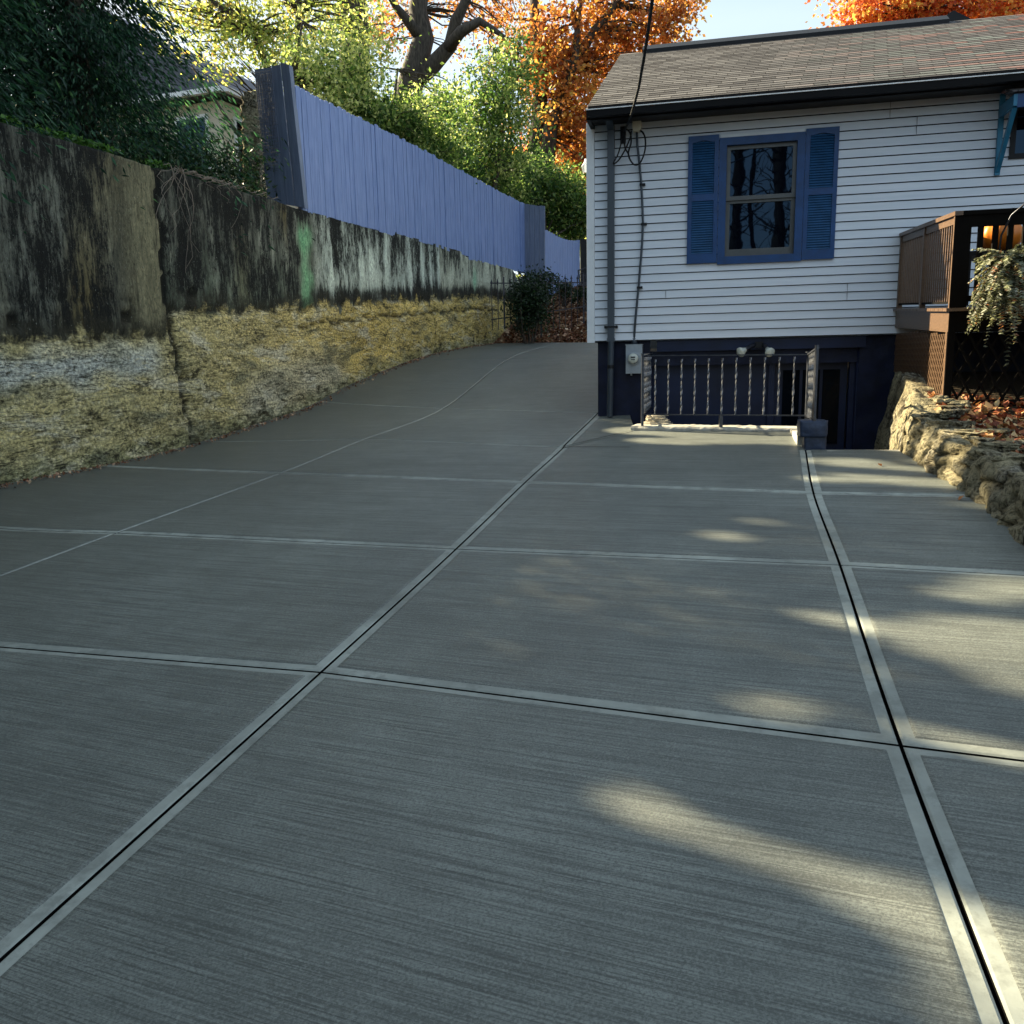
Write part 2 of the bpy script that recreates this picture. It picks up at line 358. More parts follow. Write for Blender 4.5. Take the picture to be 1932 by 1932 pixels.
def slabs(name,cells):
    V=[];Fc=[];MI=[]
    for (L,Rr,k,kl,kr,kb,kt) in cells:
        wb=np.linalg.norm(Rr[k]-L[k]); wt_=np.linalg.norm(Rr[k+1]-L[k+1]); wm=(wb+wt_)/2
        lm=(np.linalg.norm(L[k+1]-L[k])+np.linalg.norm(Rr[k+1]-Rr[k]))/2
        ss=samples(wm,kl,kr,max(4,int(wm/.22))); ts=samples(lm,kb,kt,max(4,int(lm/.22)))
        n0=len(V)
        for t in ts:
            a=crv(L,k,t/lm); b=crv(Rr,k,t/lm)
            for s_ in ss:
                p=a+(b-a)*s_/wm
                h=min(prof(s_,kl) if kl else .003,prof(wm-s_,kr) if kr else .003,prof(t,kb) if kb else .003,prof(lm-t,kt) if kt else .003)
                V.append((p[0],p[1],h))
        ns=len(ss)
        for j in range(len(ts)-1):
            for i in range(ns-1):
                Fc.append((n0+j*ns+i,n0+j*ns+i+1,n0+(j+1)*ns+i+1,n0+(j+1)*ns+i))
                sm=(ss[i]+ss[i+1])/2; tm=(ts[j]+ts[j+1])/2
                m=0
                for d,kk in ((sm,kl),(wm-sm,kr),(tm,kb),(lm-tm,kt)):
                    if kk:
                        bw=.052 if kk==1 else .017
                        if d<.0067: m=2
                        elif d<bw and m!=2: m=1
                MI.append(m)
    V=np.array(V); V[:,2]+=DZ(V[:,:2])
    me=bpy.data.meshes.new(name); me.from_pydata([tuple(v) for v in V],[],Fc)
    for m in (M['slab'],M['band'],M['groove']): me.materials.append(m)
    me.polygons.foreach_set('material_index',np.array(MI,dtype=np.int32)); me.polygons.foreach_set('use_smooth',np.array(MI)==0); me.update()
    return me
cells=[]
for k in range(-4,8):
    tt=1 if k<3 else 2
    cells.append((WW,CD,k,0,2,1 if k<4 else 2,2 if k>=3 else 1))
    kA=1 if k<5 else 0
    cells.append((CD,AA,k,2,kA,1 if k<4 else 2,2 if k>=3 else 1))
    if k<4:
        cells.append((AA,BB,k,1,1,1,1 if k<3 else 0)); cells.append((BB,RR,k,1,0,1,1 if k<3 else 0))
# apron between the last joint, the house and the stairwell kerb
me=slabs('driveway',cells)
dw=bpy.data.objects.new('driveway',me); COL.objects.link(dw); tag(dw,kind='structure')
bot=[AA[4]+(BB[4]-AA[4])*t for t in (0,.3,.42,.98,1)]
crnR=hw(2.26,-1.50,0)[:2]
top=[AA[5],G(1190,783)[:2]+RT[:2]*-.02+AW[:2]*.1,hw(.62,-1.02,0)[:2],crnR,hw(2.27,-2.28,0)[:2]]
ap=MB()
def rect(pa,pb,nseg):
    out=[]
    for i in range(len(pa)-1):
        for j in range(nseg): out.append(pa[i]+(pa[i+1]-pa[i])*j/nseg)
    out.append(pa[-1]); return out
nb=8; bt=rect(bot,None,nb); tp=rect(top,None,nb); nr=10
for i in range(len(bt)-1):
    for j in range(nr):
        q=[]
        for a,b in ((i,j),(i+1,j),(i+1,j+1),(i,j+1)):
            p=bt[a]+(tp[a]-bt[a])*b/nr; q.append((p[0],p[1],dz(*p)+.002))
        ap.face(*q)
# diagonal control joint to the kerb corner, and left edge band beside the long joint
def strip(mb,a,b,w,lift,n=14,mi=1):
    a=np.array(a[:2]);b=np.array(b[:2]); d=(b-a)/np.linalg.norm(b-a); q=np.array([-d[1],d[0]]); mb.mi=mi
    for i in range(n):
        p0=a+(b-a)*i/n; p1=a+(b-a)*(i+1)/n
        mb.face(*[(x[0],x[1],dz(*x)+lift) for x in (p0-q*w/2,p1-q*w/2,p1+q*w/2,p0+q*w/2)])
    mb.mi=0
strip(ap,AA[4],hw(.62,-1.06,0),.05,.006); strip(ap,AA[4],hw(.62,-1.06,0),.012,.010,mi=2)
strip(ap,AA[4]+np.array([.03,-.02]),AA[5]+np.array([.03,-.02]),.056,.006); strip(ap,AA[4],AA[5],.014,.010,mi=2)
strip(ap,AA[4]+(BB[4]-AA[4])*.02,AA[4]+(BB[4]-AA[4])*.3,.012,.010,mi=2)
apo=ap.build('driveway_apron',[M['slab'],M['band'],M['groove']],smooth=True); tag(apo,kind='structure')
# ------------------------------------------------------------------ terrain
t=NT('soil'); co=t.coord(); n_=t.noise(co,1.2,6,.6); n2=t.noise(co,25,5,.7)
c=t.ramp(n_,[(.3,(.03,.022,.014)),(.6,(.055,.04,.024)),(.75,(.045,.06,.02))]); t.bump(n2,.8,.03); M['soil']=t.set(c,.95,spec=.2)
wtop=[(9.7,1.37),(8.3,1.33),(6.9,1.0),(5.65,.87),(4.5,.80),(2.2,.62),(-1,.45),(-8,.1)]
def wtz(y):
    ys=[a for a,b in wtop][::-1]; zs=[b for a,b in wtop][::-1]; return float(np.interp(y,ys,zs))
sface=[(4.22,9.78),(3.70,8.35),(3.30,7.26),(3.06,5.62),(2.72,4.3),(2.3,2.2),(2.0,-1),(1.2,-8)]
def sx(y):
    ys=[b for a,b in sface][::-1]; xs=[a for a,b in sface][::-1]; return float(np.interp(y,ys,xs))
def gh(x,y):
    p=np.array([x,y,0]); sd=float((p-WP)@fn); s=float((p-WP)@fd); l=toL(p)
    yard=3.80+.012*max(0,-sd)+ (0 if s<16 else min(1.2,(s-16)*.03))
    if sd<-.22: return yard
    if s>15.3 and sd<.35: return yard
    nz=.05*mn.noise(Vector((x*.9,y*.9,0)))
    crest=12.45-.12*max(0,sd)
    if s>crest-.3 and l[1]>6.5 or (s>crest-.3 and l[0]<.2):
        z=dz(x,y) if s<crest+.4 else 0
        b=1.93+(s-crest)*.36
        return min(b,3.62+ (max(0,s-19)*.02))+nz
    if y<10.2 and x>sx(y)+.2 and y>-9: return max(wtz(y)-.02,0)+nz*.5+.0*(x-sx(y))
    if l[0]>.35 and l[1]>-2.6 and l[1]<.3 and l[0]<3.6 and (l[1]> -1.6-.2 or l[0]>2.25): return -1.8
    if l[0]>0 and l[1]>0 and l[1]<7: return -1.0
    if x>sx(min(y,9.7))+.2: return 1.35+nz
    if -9<y<30: return dz(x,y)-.16 if (s<crest) else 2
    return PZ(x,max(y,-30))-.3
xs=np.r_[np.linspace(-400,-20,14),np.arange(-18,-8,1.),np.arange(-8,9.01,.2),np.arange(10,20,1),np.linspace(22,400,14)]
ys=np.r_[np.linspace(-400,-20,12),np.arange(-18,-3,1.),np.arange(-3,27.01,.2),np.arange(28,45,1.5),np.linspace(50,500,12)]
V=[(x,y,gh(x,y)) for y in ys for x in xs]; nx=len(xs)
Fc=[(j*nx+i,j*nx+i+1,(j+1)*nx+i+1,(j+1)*nx+i) for j in range(len(ys)-1) for i in range(nx-1)]
me=bpy.data.meshes.new('ground'); me.from_pydata(V,[],Fc); me.materials.append(M['soil']); me.polygons.foreach_set('use_smooth',np.ones(len(Fc),bool))
o=bpy.data.objects.new('ground',me); COL.objects.link(o); tag(o,kind='structure')
# ------------------------------------------------------------------ retaining wall
def lowz(s): return float(np.interp(s,[-9,-1,1.2,1.35,4.3,4.6,11.6,16],[1.75,1.85,1.95,2.25,2.42,2.5,3.08,3.2]))
def nz3(a,b,c=0): return mn.noise(Vector((a,b,c)))
smin,smax,ds=-10.,15.3,.05; zs_=np.arange(-.9,4.0,.05)
ns=int((smax-smin)/ds)+1; V=[];COLS=[];MOLD=[];UVs=[];COL2=[];MOL2=[];HH=[]
for iz,z in enumerate(zs_):
    for i in range(ns):
        s=smin+i*ds; zb=lowz(s)+.05*nz3(s*2,0,5)+.03*nz3(s*7,0,2)
        topz=3.93+.03*nz3(s*1.3,3)+.012*nz3(s*9,1)+(.07 if 7.5<s<11 else 0)-(.5*max(0,s-14.2))
        zz=min(z,topz) if iz<len(zs_)-1 else topz
        zz=min(zz,topz)
        low=1/(1+math.exp(min(50,(zz-zb)/.03)))
        off=.012*nz3(s*1.5,zz*1.5)+.004*nz3(s*12,zz*12)
        ersn=abs(mn.fractal(Vector((s*1.1,zz*4.2,51)),.8,2.1,4)); off-=low*.03*max(0,.12-ersn)/.12; off+=low*(.03*nz3(s*.9,zz*2.6,9)+.012*nz3(s*3,zz*8,4)+.006*nz3(s*14,zz*14,1)+.012)
        crack=0
        sc=1.3+.05*nz3(zz*3,0,7)+(.25*max(0,2.2-zz) if zz<2.2 else 0)*.6
        if abs(s-sc)<.05 : crack=1
        if abs(zz-zb)<.03 and nz3(s*1.5,2,2)>-.15: crack=max(crack,.6)
        zc=zb-.27+.05*nz3(s*3.,1)
        if 4<s<13 and abs(zz-zc)<.028: crack=max(crack,.9)
        if abs(zz-(zb+.42))<.025 and s<.75: crack=max(crack,.35)
        if abs(s-.72)<.03 and zb<zz<zb+.42: crack=max(crack,.8)
        for hs in (-.9,.6,1.75,-4): 
            if (s-hs)**2+(zz-(zb+.22))**2<.006: crack=1
        if abs(s-9.15)<.02: crack=max(crack,.5)
        off-=crack*.045
        p=wl(s,off,zz); V.append(tuple(p))
        # weathering colours
        a=nz3(s*1.6,zz*.35,11); b=nz3(s*5,zz*.5,12); 
        k=nz3(s*.9,zz*1.6,20); k2=nz3(s*2.6,zz*4,21)
        cl_=np.array([.56,.43,.14])*(1+.3*k)
        gw=np.clip(1-(s-1.6)/4.5,0,1); cl_=cl_*(1-gw*.5)+np.array([.32,.34,.23])*gw*.5
        lw=np.clip(1.1-abs(zz-zb+.30)/.26+.9*k2,0,1)*np.clip((1.2-s)*3,0,1); cl_=cl_*(1-lw*.8)+np.array([.42,.47,.47])*lw*.8
        lw=np.clip(.5+2*nz3(s*.8,zz*1.1,90),0,1)*np.clip((s-2.2)*1.5,0,1)*np.clip((5.8-s)*1.5,0,1)*np.clip((2.0-zz)*2,0,1); cl_=cl_*(1-lw*.6)+np.array([.36,.38,.36])*lw*.6
        gz=dz(*wl(s,0,0)[:2]); ft=np.clip((gz+.24+.10*b-zz)*6,0,1); cl_=cl_*(1-.6*ft)+np.array([.13,.17,.10])*.55*ft
        ml=np.clip(.30-.35*k-.25*k2+.25*ft,0,.9)
        c=np.array([.17,.18,.145])*(1+.8*b)
        ol=np.clip(nz3(s*1.1,zz*.25,40)*3,0,1)
        if s>1.3: c=c*(1+1.6*max(0,nz3(s*9,zz*1.1,66)))
        if s<4: c=c*(1-ol)+np.array([.20,.16,.06])*ol
        pw=1/(1+math.exp(-(s-.55-.10*nz3(zz*2,1))/.10))*(s<1.27); c=c*(1-pw)+np.array([.19,.18,.11])*(.8+.6*b)*pw
        gr=math.exp(-((s-4.42-.07*nz3(zz*4,0))/(.17+.05*nz3(zz*3,9)))**4)*np.clip(.75+.5*nz3(s*9,zz*3,8),0,1)*np.clip((3.85-zz)*4,0,1)
        dn=np.clip((s-4.6)/.4,0,1)*np.clip(1.25-abs(zz-zb-.75)*.9,0,1)
        c=c*(1-dn)+np.array([.58,.66,.58])*dn
        if s>9.5: c=c*.6+np.array([.32,.28,.14])*.4
        mold=np.clip(.64+.22*b+.25*nz3(s*.8,zz*.7,77)+.3*mn.fractal(Vector((s*7,zz*1.6,31)),.7,2.1,5)-.3*dn+.25*max(0,(zz-3.3)),0,1)*(1-.5*pw)
        mold*=1-.45*math.exp(-((s+1.15)/.2)**2)
        if s>4.6: mold=np.clip(.52+.35*b+.3*mn.fractal(Vector((s*5,zz*.9,33)),.8,2.1,4)+(zz-zb-.75)*.32+.5*math.exp(-((zz-zb-.10)/.16)**2)+.3*max(0,nz3(s*1.4,zz*1.2,35)-.1),0,1)
        if 1.3<s<4.2: c=c*.8+np.array([.12,.2,.12])*.35*np.clip(1-(zz-zb)/1.0,0,1)
        c=c*(1-gr)+np.array([.16,.38,.20])*gr; mold*=1-.85*gr
        g2_=math.exp(-((s-11.5)/.15)**2)*np.clip(1-abs(zz-zb-.35)*2.2,0,1); c=c*(1-g2_)+np.array([.2,.40,.26])*g2_; mold*=1-.8*g2_
        f_=1-.93*crack
        COLS.append((*np.clip(c*f_,.004,1),1)); COL2.append((*np.clip(cl_*f_,.004,1),1)); MOLD.append(float(np.clip(mold,0,1))); MOL2.append(float(ml)); HH.append(float(zz-zb)); UVs.append((s,zz))
nzv=len(zs_); nfront=len(V)
for i in range(ns):   # top, then back
    s=smin+i*ds; f=V[(nzv-1)*ns+i]; p=np.array(f)-fn*.34+UP*.02*nz3(s*3,9); V.append(tuple(p)); COLS.append((.1,.11,.08,1)); MOLD.append(.8); UVs.append((s,4.3))
for i in range(ns):
    s=smin+i*ds; V.append(tuple(wl(s,-.34,3.2))); COLS.append((.1,.11,.08,1)); MOLD.append(.8); UVs.append((s,5))
Fc=[(j*ns+i,j*ns+i+1,(j+1)*ns+i+1,(j+1)*ns+i) for j in range(nzv+1) for i in range(ns-1)]
n0=len(V); V+= [tuple(wl(smax,-.34,-.9)),tuple(wl(smax,-.34,3.3))]; COLS+=[(.1,.1,.08,1)]*2; MOLD+=[.6]*2; UVs+=[(16,0)]*2
Fc.append(tuple([j*ns+ns-1 for j in range(nzv)]+[n0+1,n0])) 
me=bpy.data.meshes.new('weathered_face'); me.from_pydata(V,[],Fc)
ca=me.attributes.new('tint','FLOAT_COLOR','POINT'); ca.data.foreach_set('color',np.array(COLS,dtype=np.float32).ravel())
nx2=len(V)-len(COL2); COL2+=[(.1,.11,.08,1)]*nx2; MOL2+=[.5]*nx2; HH+=[1.5]*nx2
a_=me.attributes.new('tint_low','FLOAT_COLOR','POINT'); a_.data.foreach_set('color',np.array(COL2,dtype=np.float32).ravel())
a_=me.attributes.new('mold_low','FLOAT','POINT'); a_.data.foreach_set('value',np.array(MOL2,dtype=np.float32)); a_=me.attributes.new('rise','FLOAT','POINT'); a_.data.foreach_set('value',np.array(HH,dtype=np.float32))
fa_=me.attributes.new('mold','FLOAT','POINT'); fa_.data.foreach_set('value',np.array(MOLD,dtype=np.float32))
uvl=me.uv_layers.new(name='UVMap'); li=np.zeros(len(me.loops),dtype=np.int32); me.loops.foreach_get('vertex_index',li); uvl.data.foreach_set('uv',np.array(UVs,dtype=np.float32)[li].ravel())
me.polygons.foreach_set('use_smooth',np.ones(len(Fc),bool))
t=NT('weathered_retaining_wall')
a1=t.nd('ShaderNodeAttribute',attribute_name='tint'); a2=t.nd('ShaderNodeAttribute',attribute_name='mold')
st=t.noise(t.coord((22,3.2,1),'UV'),1,9,.8,.5); gr=t.noise(t.coord((34,15,1),'UV'),1,8,.78,.6); gi=t.noise(t.coord((26,30,1),'UV'),1,7,.72); fl=t.noise(t.coord((60,22,1),'UV'),1,4,.7)
a3=t.nd('ShaderNodeAttribute',attribute_name='tint_low'); a4=t.nd('ShaderNodeAttribute',attribute_name='mold_low'); a5=t.nd('ShaderNodeAttribute',attribute_name='rise')
rag=t.noise(t.coord((2.2,2.6,1),'UV'),1,8,.72,.4); rag2=t.noise(t.coord((9,1.6,1),'UV'),1,6,.7)
hh=t.math('ADD',a5.outputs['Fac'],t.math('MULTIPLY',t.math('SUBTRACT',rag,.52),.75)); hh=t.math('ADD',hh,t.math('MULTIPLY',t.math('SUBTRACT',rag2,.5),.35))
isup=t.math('ADD',t.math('MULTIPLY',hh,14.),.5,clamp=True)
# upper: streaked mould
f=t.math('ADD',t.math('MULTIPLY',st,.65),t.math('MULTIPLY',gr,.6)); f=t.math('SUBTRACT',f,.62)
f=t.math('MULTIPLY',f,7.5); f=t.math('ADD',f,t.math('MULTIPLY',t.math('SUBTRACT',a2.outputs['Fac'],.55),2.6)); f=t.math('ADD',f,.5,clamp=True)
cu=t.mix(f,a1.outputs['Color'],(.006,.007,.006))
# lower: crumbling, mottled face
la=t.noise(t.coord((2.4,5.5,1),'UV'),1,10,.74,.9); lb=t.noise(t.coord((8,13,1),'UV'),1,8,.72,.2); ld=t.noise(t.coord((.9,2.6,1),'UV',loc=(4,2,0)),1,9,.66,.5); lc=t.noise(t.coord((1.1,7.5,1),'UV'),1,8,.66,1.4)
cd_=t.mix(t.ramp(la,[(.53,(0,0,0)),(.62,(.8,.8,.8))]),a3.outputs['Color'],(.56,.52,.34))
cd_=t.mix(t.ramp(lb,[(.56,(0,0,0)),(.66,(.6,.6,.6))]),cd_,(.60,.56,.42))
cd_=t.mix(t.ramp(ld,[(.36,(.75,.75,.75)),(.47,(0,0,0))]),cd_,(.11,.12,.085)); cd_=t.mix(t.ramp(ld,[(.56,(0,0,0)),(.63,(.65,.65,.65))]),cd_,(.50,.49,.40))
fl2=t.math('ADD',t.math('MULTIPLY',t.math('SUBTRACT',.47,t.math('ADD',t.math('MULTIPLY',la,.5),t.math('MULTIPLY',lb,.5))),12.),t.math('MULTIPLY',t.math('SUBTRACT',a4.outputs['Fac'],.3),1.6),clamp=True)
cd_=t.mix(fl2,cd_,(.045,.04,.02))
crk=t.math('ABSOLUTE',t.math('SUBTRACT',lc,.5)); cd_=t.mix(t.ramp(crk,[(.005,(.95,.95,.95)),(.02,(0,0,0))]),cd_,(.02,.018,.01))
c=t.mix(isup,cd_,cu)
edge=t.math('ABSOLUTE',t.math('SUBTRACT',hh,.08)); c=t.mix(t.ramp(edge,[(.0,(.8,.8,.8)),(.16,(0,0,0))]),c,(.025,.024,.015))
gg=t.math('ADD',t.math('MULTIPLY',gr,isup),t.math('MULTIPLY',gi,t.math('SUBTRACT',1.,isup))); v=t.ramp(gg,[(.36,(.35,.35,.35)),(.5,(.95,.95,.95)),(.62,(1.8,1.75,1.7))]); c=t.mix(1.,c,v,'MULTIPLY')
c=t.mix(t.ramp(fl,[(.64,(0,0,0)),(.70,(.75,.75,.75))]),c,(.40,.44,.38))
hb=t.math('ADD',t.math('ADD',gg,t.math('MULTIPLY',st,.5)),t.math('MULTIPLY',t.math('ADD',la,lb),t.math('SUBTRACT',1.,isup))); t.bump(hb,.75,.02)
wm=t.set(c,.85,spec=.25); me.materials.append(wm)
rw=bpy.data.objects.new('retaining_wall',me); COL.objects.link(rw); WM[rw.name]=Matrix()
tag(rw,'tall stained concrete retaining wall with black mould above and yellow rubble below','wall')
# ------------------------------------------------------------------ fence on the wall
def board_fence(name,label,P0,P1,z0f,z1f,matn,bw=.138,post=None,th=.02,lean=0,parent=None,side=1):
    P0=np.array(P0[:2]);P1=np.array(P1[:2]);L=np.linalg.norm(P1-P0);d=(P1-P0)/L;q=np.array([d[1],-d[0]])*side
    n=int(round(L/bw)); mb=MB(); r=random.Random(int(L*100))
    for i in range(n):
        a=i/n; b=(i+1)/n-.009/bw/n; z0=z0f(a)+r.uniform(-.01,.02); z1=z1f((a+b)/2)+r.uniform(-.02,.02); o_=r.uniform(-.009,.009)
        pa=P0+d*L*a; pb=P0+d*L*b; w=L*(b-a)
        def fr(x,y,z): 
            p=pa+d*x+q*(y+o_+ -lean*(z-z0)); return (p[0],p[1],z)
        c=.025
        mb.prism([(0,z0),(w,z0),(w,z1-c),(w-c,z1),(c,z1),(0,z1-c)],0,th,fr)
    return mb
fen=thing('board_fence','long periwinkle blue board fence running along the top of the stained retaining wall','fence',loc=wl(4.4,0,3.9))
E0=wl(4.42,-.02,0); E1=wl(15.28,-.02,0)
bm=board_fence('x','',E0,E1,lambda a:3.90+.07*(.28<a<.62)+.03*math.sin(a*9),lambda a:5.70+.07*a+.03*math.sin(a*5),'fence'); bm.build('board_panel',M['fence'],fen)
pb=MB()
for k in range(6):
    s=4.6+k*2.1; pb.bar(wl(s,-.12,3.9),wl(s,-.12,5.55),.09,.09)
pb.bar(wl(4.5,-.09,4.3),wl(15.2,-.09,4.3),.04,.09); pb.bar(wl(4.5,-.09,5.4),wl(15.2,-.09,5.4),.04,.09)
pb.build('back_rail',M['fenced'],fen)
# return panel with wire mesh
ret=thing('fence_end_panel','slate grey leaning end panel of three boards draped in chicken wire','fence',loc=(-3.1,13.5,4))
cTL=at(480,131,13.96); cTR=at(545,121,13.55); cBL=at(505,380,13.9); cBR=at(575,392,13.6)
def quadpanel(mb,TL,TR,BL,BR,nb,th,back,gapf=.012,arch=0):
    for i in range(nb):
        a=i/nb; b=(i+1)/nb-gapf
        for_=[]
        t0=TL+(TR-TL)*a; t1=TL+(TR-TL)*b; b0=BL+(BR-BL)*a; b1=BL+(BR-BL)*b
        bk=np.array(back)*th; hh=np.array([0,0,random.uniform(-.01,.02)])
        P=[b0,b1,t1+hh,t0+hh]; Q=[p+bk for p in P]
        mb.face(*P); mb.face(*Q[::-1])
        for j in range(4): mb.face(P[j],Q[j],Q[(j+1)%4],P[(j+1)%4])
rb=MB(); fb=-fd*-1
spl=.74
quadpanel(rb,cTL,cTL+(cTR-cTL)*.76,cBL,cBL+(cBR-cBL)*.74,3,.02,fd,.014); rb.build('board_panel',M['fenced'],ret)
pp=MB(); tL=cTL+(cTR-cTL)*.77+UP*.05; bL=cBL+(cBR-cBL)*.75
for i in range(5):   # rounded post cap built as stacked prism
    pass
quadpanel(pp,tL,cTR+UP*.0,bL,cBR,1,.10,fd,0); pp.tube([ (tL+cTR)/2-fd*-.05, (tL+cTR)/2+fd*.05+UP*.0],np.linalg.norm(cTR-tL)/2,14)
pp.build('corner_post',M['fenced'],ret)
gm=MB()
for i in range(9):
    a=.02+i*.062; top_=cTL+(cTR-cTL)*a-fd*.03-UP*.06; bo=cTL+(cTR-cTL)*a+(cBL-cTL)*(.78-.02*i)+(cBR-cBL-(cTR-cTL))*a*.7-fd*(.03+.02*math.sin(i)); gm.tube([top_,(top_+bo)/2-fd*.012*(i%3),bo],.0022,4)
for j in range(30):
    f_=.03+j*.025; l=cTL+(cBL-cTL)*f_-fd*.03; wd=.5+.05*math.sin(j*1.3); r_=l+(cTR-cTL)*wd-fd*.008*math.sin(j); gm.tube([l,(l+r_)/2-fd*.01*math.sin(j*2),r_],.0022,4)
gm.build('wire_mesh',M['iron'],ret)
# far end: dark step panel, then low curved fence
st=thing('fence_step_panel','dark blue board panel closing the far end of the long fence','fence',loc=(.8,23.8,3.9))
q0=E1[:2]; q1=at(1029,500,23.75)[:2]
sp=MB(); 
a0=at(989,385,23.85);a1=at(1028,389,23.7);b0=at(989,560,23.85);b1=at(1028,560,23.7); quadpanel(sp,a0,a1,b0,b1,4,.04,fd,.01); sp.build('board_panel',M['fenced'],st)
ff=thing('garden_fence','low periwinkle fence with scooped top behind the iron railings','fence',loc=(1.5,25,3.5))
n=9; fp=MB(); s0=at(1029,500,23.75); 
tops=[(1029,434),(1040,440),(1050,446),(1060,450),(1070,453),(1082,454),(1094,452)]
for i in range(14):
    ua=1029+i*4.65; ub=ua+4.5; ya=23.8+(ua-1029)*.055; yb=23.8+(ub-1029)*.055
    vt=np.interp(ua,[a for a,b in tops],[b for a,b in tops])
    P=[at(ua,556,ya),at(ub,556,yb),at(ub,vt,yb),at(ua,vt,ya)]; Q=[p-fn*.03 for p in P]
    fp.face(*P); fp.face(*Q[::-1])
    for j in range(4): fp.face(P[j],Q[j],Q[(j+1)%4],P[(j+1)%4])
fp.build('board_panel',M['fence'],ff)
dp=MB(); dp.bar(at(1101,560,27.6),at(1101,452,27.6),.28,.2); dp.build('dark_post',M['black'],ff)
# ------------------------------------------------------------------ iron picket fence
ip=thing('iron_picket_fence','thin black iron picket fence with spear tips in the leaf litter','fence',loc=(.4,21,2.5))
rl_=MB(); pk=MB(); ps=MB()
us=np.arange(927,1125,11.6)
for i,u in enumerate(us):
    y=20.9+(u-927)*.004; tb=at(u,np.interp(u,[927,1043,1120],[526,518,519]),y); zb=min(gh(tb[0],tb[1]),tb[2]-.9); zb=gh(tb[0],tb[1])-.02 if u>985 else tb[2]-1.2
    bt_=(tb[0],tb[1],zb)
    if i in (2,8,15): ps=MB(); ps.bar(bt_,(tb[0],tb[1],tb[2]+.02),.04,.04); ps.build('post',M['iron'],ip)
    else:
        pk.tube([bt_,(tb[0],tb[1],tb[2]-.14)],.009,5); pk.lathe((tb[0],tb[1],tb[2]-.16),(0,0,1),[(0,.012),(.015,.024),(.03,.012),(.05,.012),(.07,.030),(.10,.018),(.16,.002)],6)
l0=at(925,534.5,20.9)-UP*0; l1=at(1120,533,21.7); rl_.bar(l0-UP*0,l1,.02,.025); rl_.bar(l0-UP*.85,l1-UP*.55,.02,.025)
pk.build('spear_picket',M['iron'],ip); rl_.build('rail',M['iron'],ip)
# scroll bench behind it
bc=thing('scroll_bench','dark scrolled metal bench back behind the picket fence by the house corner','bench',loc=at(1110,560,24))
bb=MB(); y=24.
c_=[at(1091,510,y),at(1100,508,y),at(1108,503,y),at(1118,501,y),at(1130,503,y),at(1140,509,y),at(1149,511,y)]
bb.tube(c_,.02,6); bb.tube([at(1091,510,y),at(1095,545,y-.1),at(1096,575,y-.1)],.02,6); bb.tube([at(1149,511,y),at(1146,545,y),at(1145,575,y)],.02,6); bb.tube([at(1095,545,y),at(1146,545,y)],.02,6)
for k in range(5):
    c0_=at(1098+k*10.5,521,y); bb.tube([c0_+RT*.07*math.cos(a)*(1-a/14)+UP*.11*math.sin(a)*(1-a/14) for a in np.linspace(0,9,16)],.009,4); c0_=at(1098+k*10.5,535,y); bb.tube([c0_+RT*.06*math.cos(a)*(1-a/14)-UP*.09*math.sin(a)*(1-a/14) for a in np.linspace(0,9,16)],.009,4)
bb.build('back_rest',M['iron'],bc); sb=MB(); p=at(1120,560,y-.3); sb.box(p[0]-.45,p[0]+.45,p[1]-.2,p[1]+.25,3.55,3.59); sb.build('seat',M['iron'],bc)
# ------------------------------------------------------------------ HOUSE
hs=thing('house','small single storey house with white lap siding and a navy painted basement wall','house',M=MH)
def lap(mb,x0,x1,z0,z1,h,ops,plane='front',y=0.,depth=.017):
    nrow=int(math.ceil((z1-z0)/h-1e-6))
    for i in range(nrow):
        a=z0+i*h; b=min(a+h,z1)
        segs=[(x0,x1)]
        for (ox0,ox1,oz0,oz1) in ops:
            if b>oz0+.001 and a<oz1-.001:
                ns_=[]
                for s0_,s1_ in segs:
                    if ox1<=s0_ or ox0>=s1_: ns_.append((s0_,s1_))
                    else:
                        if ox0>s0_: ns_.append((s0_,ox0))
                        if ox1<s1_: ns_.append((ox1,s1_))
                segs=ns_
        for s0_,s1_ in segs:
            def P(x,yy,z):
                return (x,y-yy,z) if plane=='front' else (y-yy,x,z)
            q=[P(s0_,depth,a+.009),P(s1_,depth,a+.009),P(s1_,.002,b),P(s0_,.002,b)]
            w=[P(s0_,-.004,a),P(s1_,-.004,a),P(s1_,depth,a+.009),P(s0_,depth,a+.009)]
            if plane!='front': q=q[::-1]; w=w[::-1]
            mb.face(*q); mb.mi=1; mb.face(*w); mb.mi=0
LX1=11.5
sdg=MB(); OPS=[(1.50,2.38,.86,2.17),(4.46,5.60,1.80,2.3),(6.3,7.2,.30,2.25)]
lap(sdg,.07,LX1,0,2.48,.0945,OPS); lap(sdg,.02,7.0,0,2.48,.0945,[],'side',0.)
sdg.box(.02,LX1,6.98,7.0,0,2.48)
# backing behind the laps leaves the window openings free
for x0,x1,z0,z1 in [(.02,1.50,0,2.48),(1.50,2.38,0,.86),(1.50,2.38,2.17,2.48),(2.38,4.46,0,2.48),(4.46,5.6,0,1.8),(4.46,5.6,2.3,2.48),(5.6,6.3,0,2.48),(6.3,7.2,2.25,2.48),(6.3,7.2,0,.3),(7.2,LX1,0,2.48)]: sdg.box(x0+.0,x1,.003,.06,z0,z1)
sdg.build('siding',[M['siding'],paint('lap_shadow',(.018,.02,.026),.9,.3,spec=.1)],hs,local=True)  # dark ledge colour paints the shadow line under each lap
for (x,z,a) in [(3.247,2.268,.189),(3.522,2.079,.189),(5.6,1.40,.189),(.9,.47,.095),(2.9,.38,.189)]:
    seam=MB(); seam.box(x,x+.003,-.0195,-.004,z+.004,z+a); seam.build('siding_seam',M['seam'],hs,local=True)
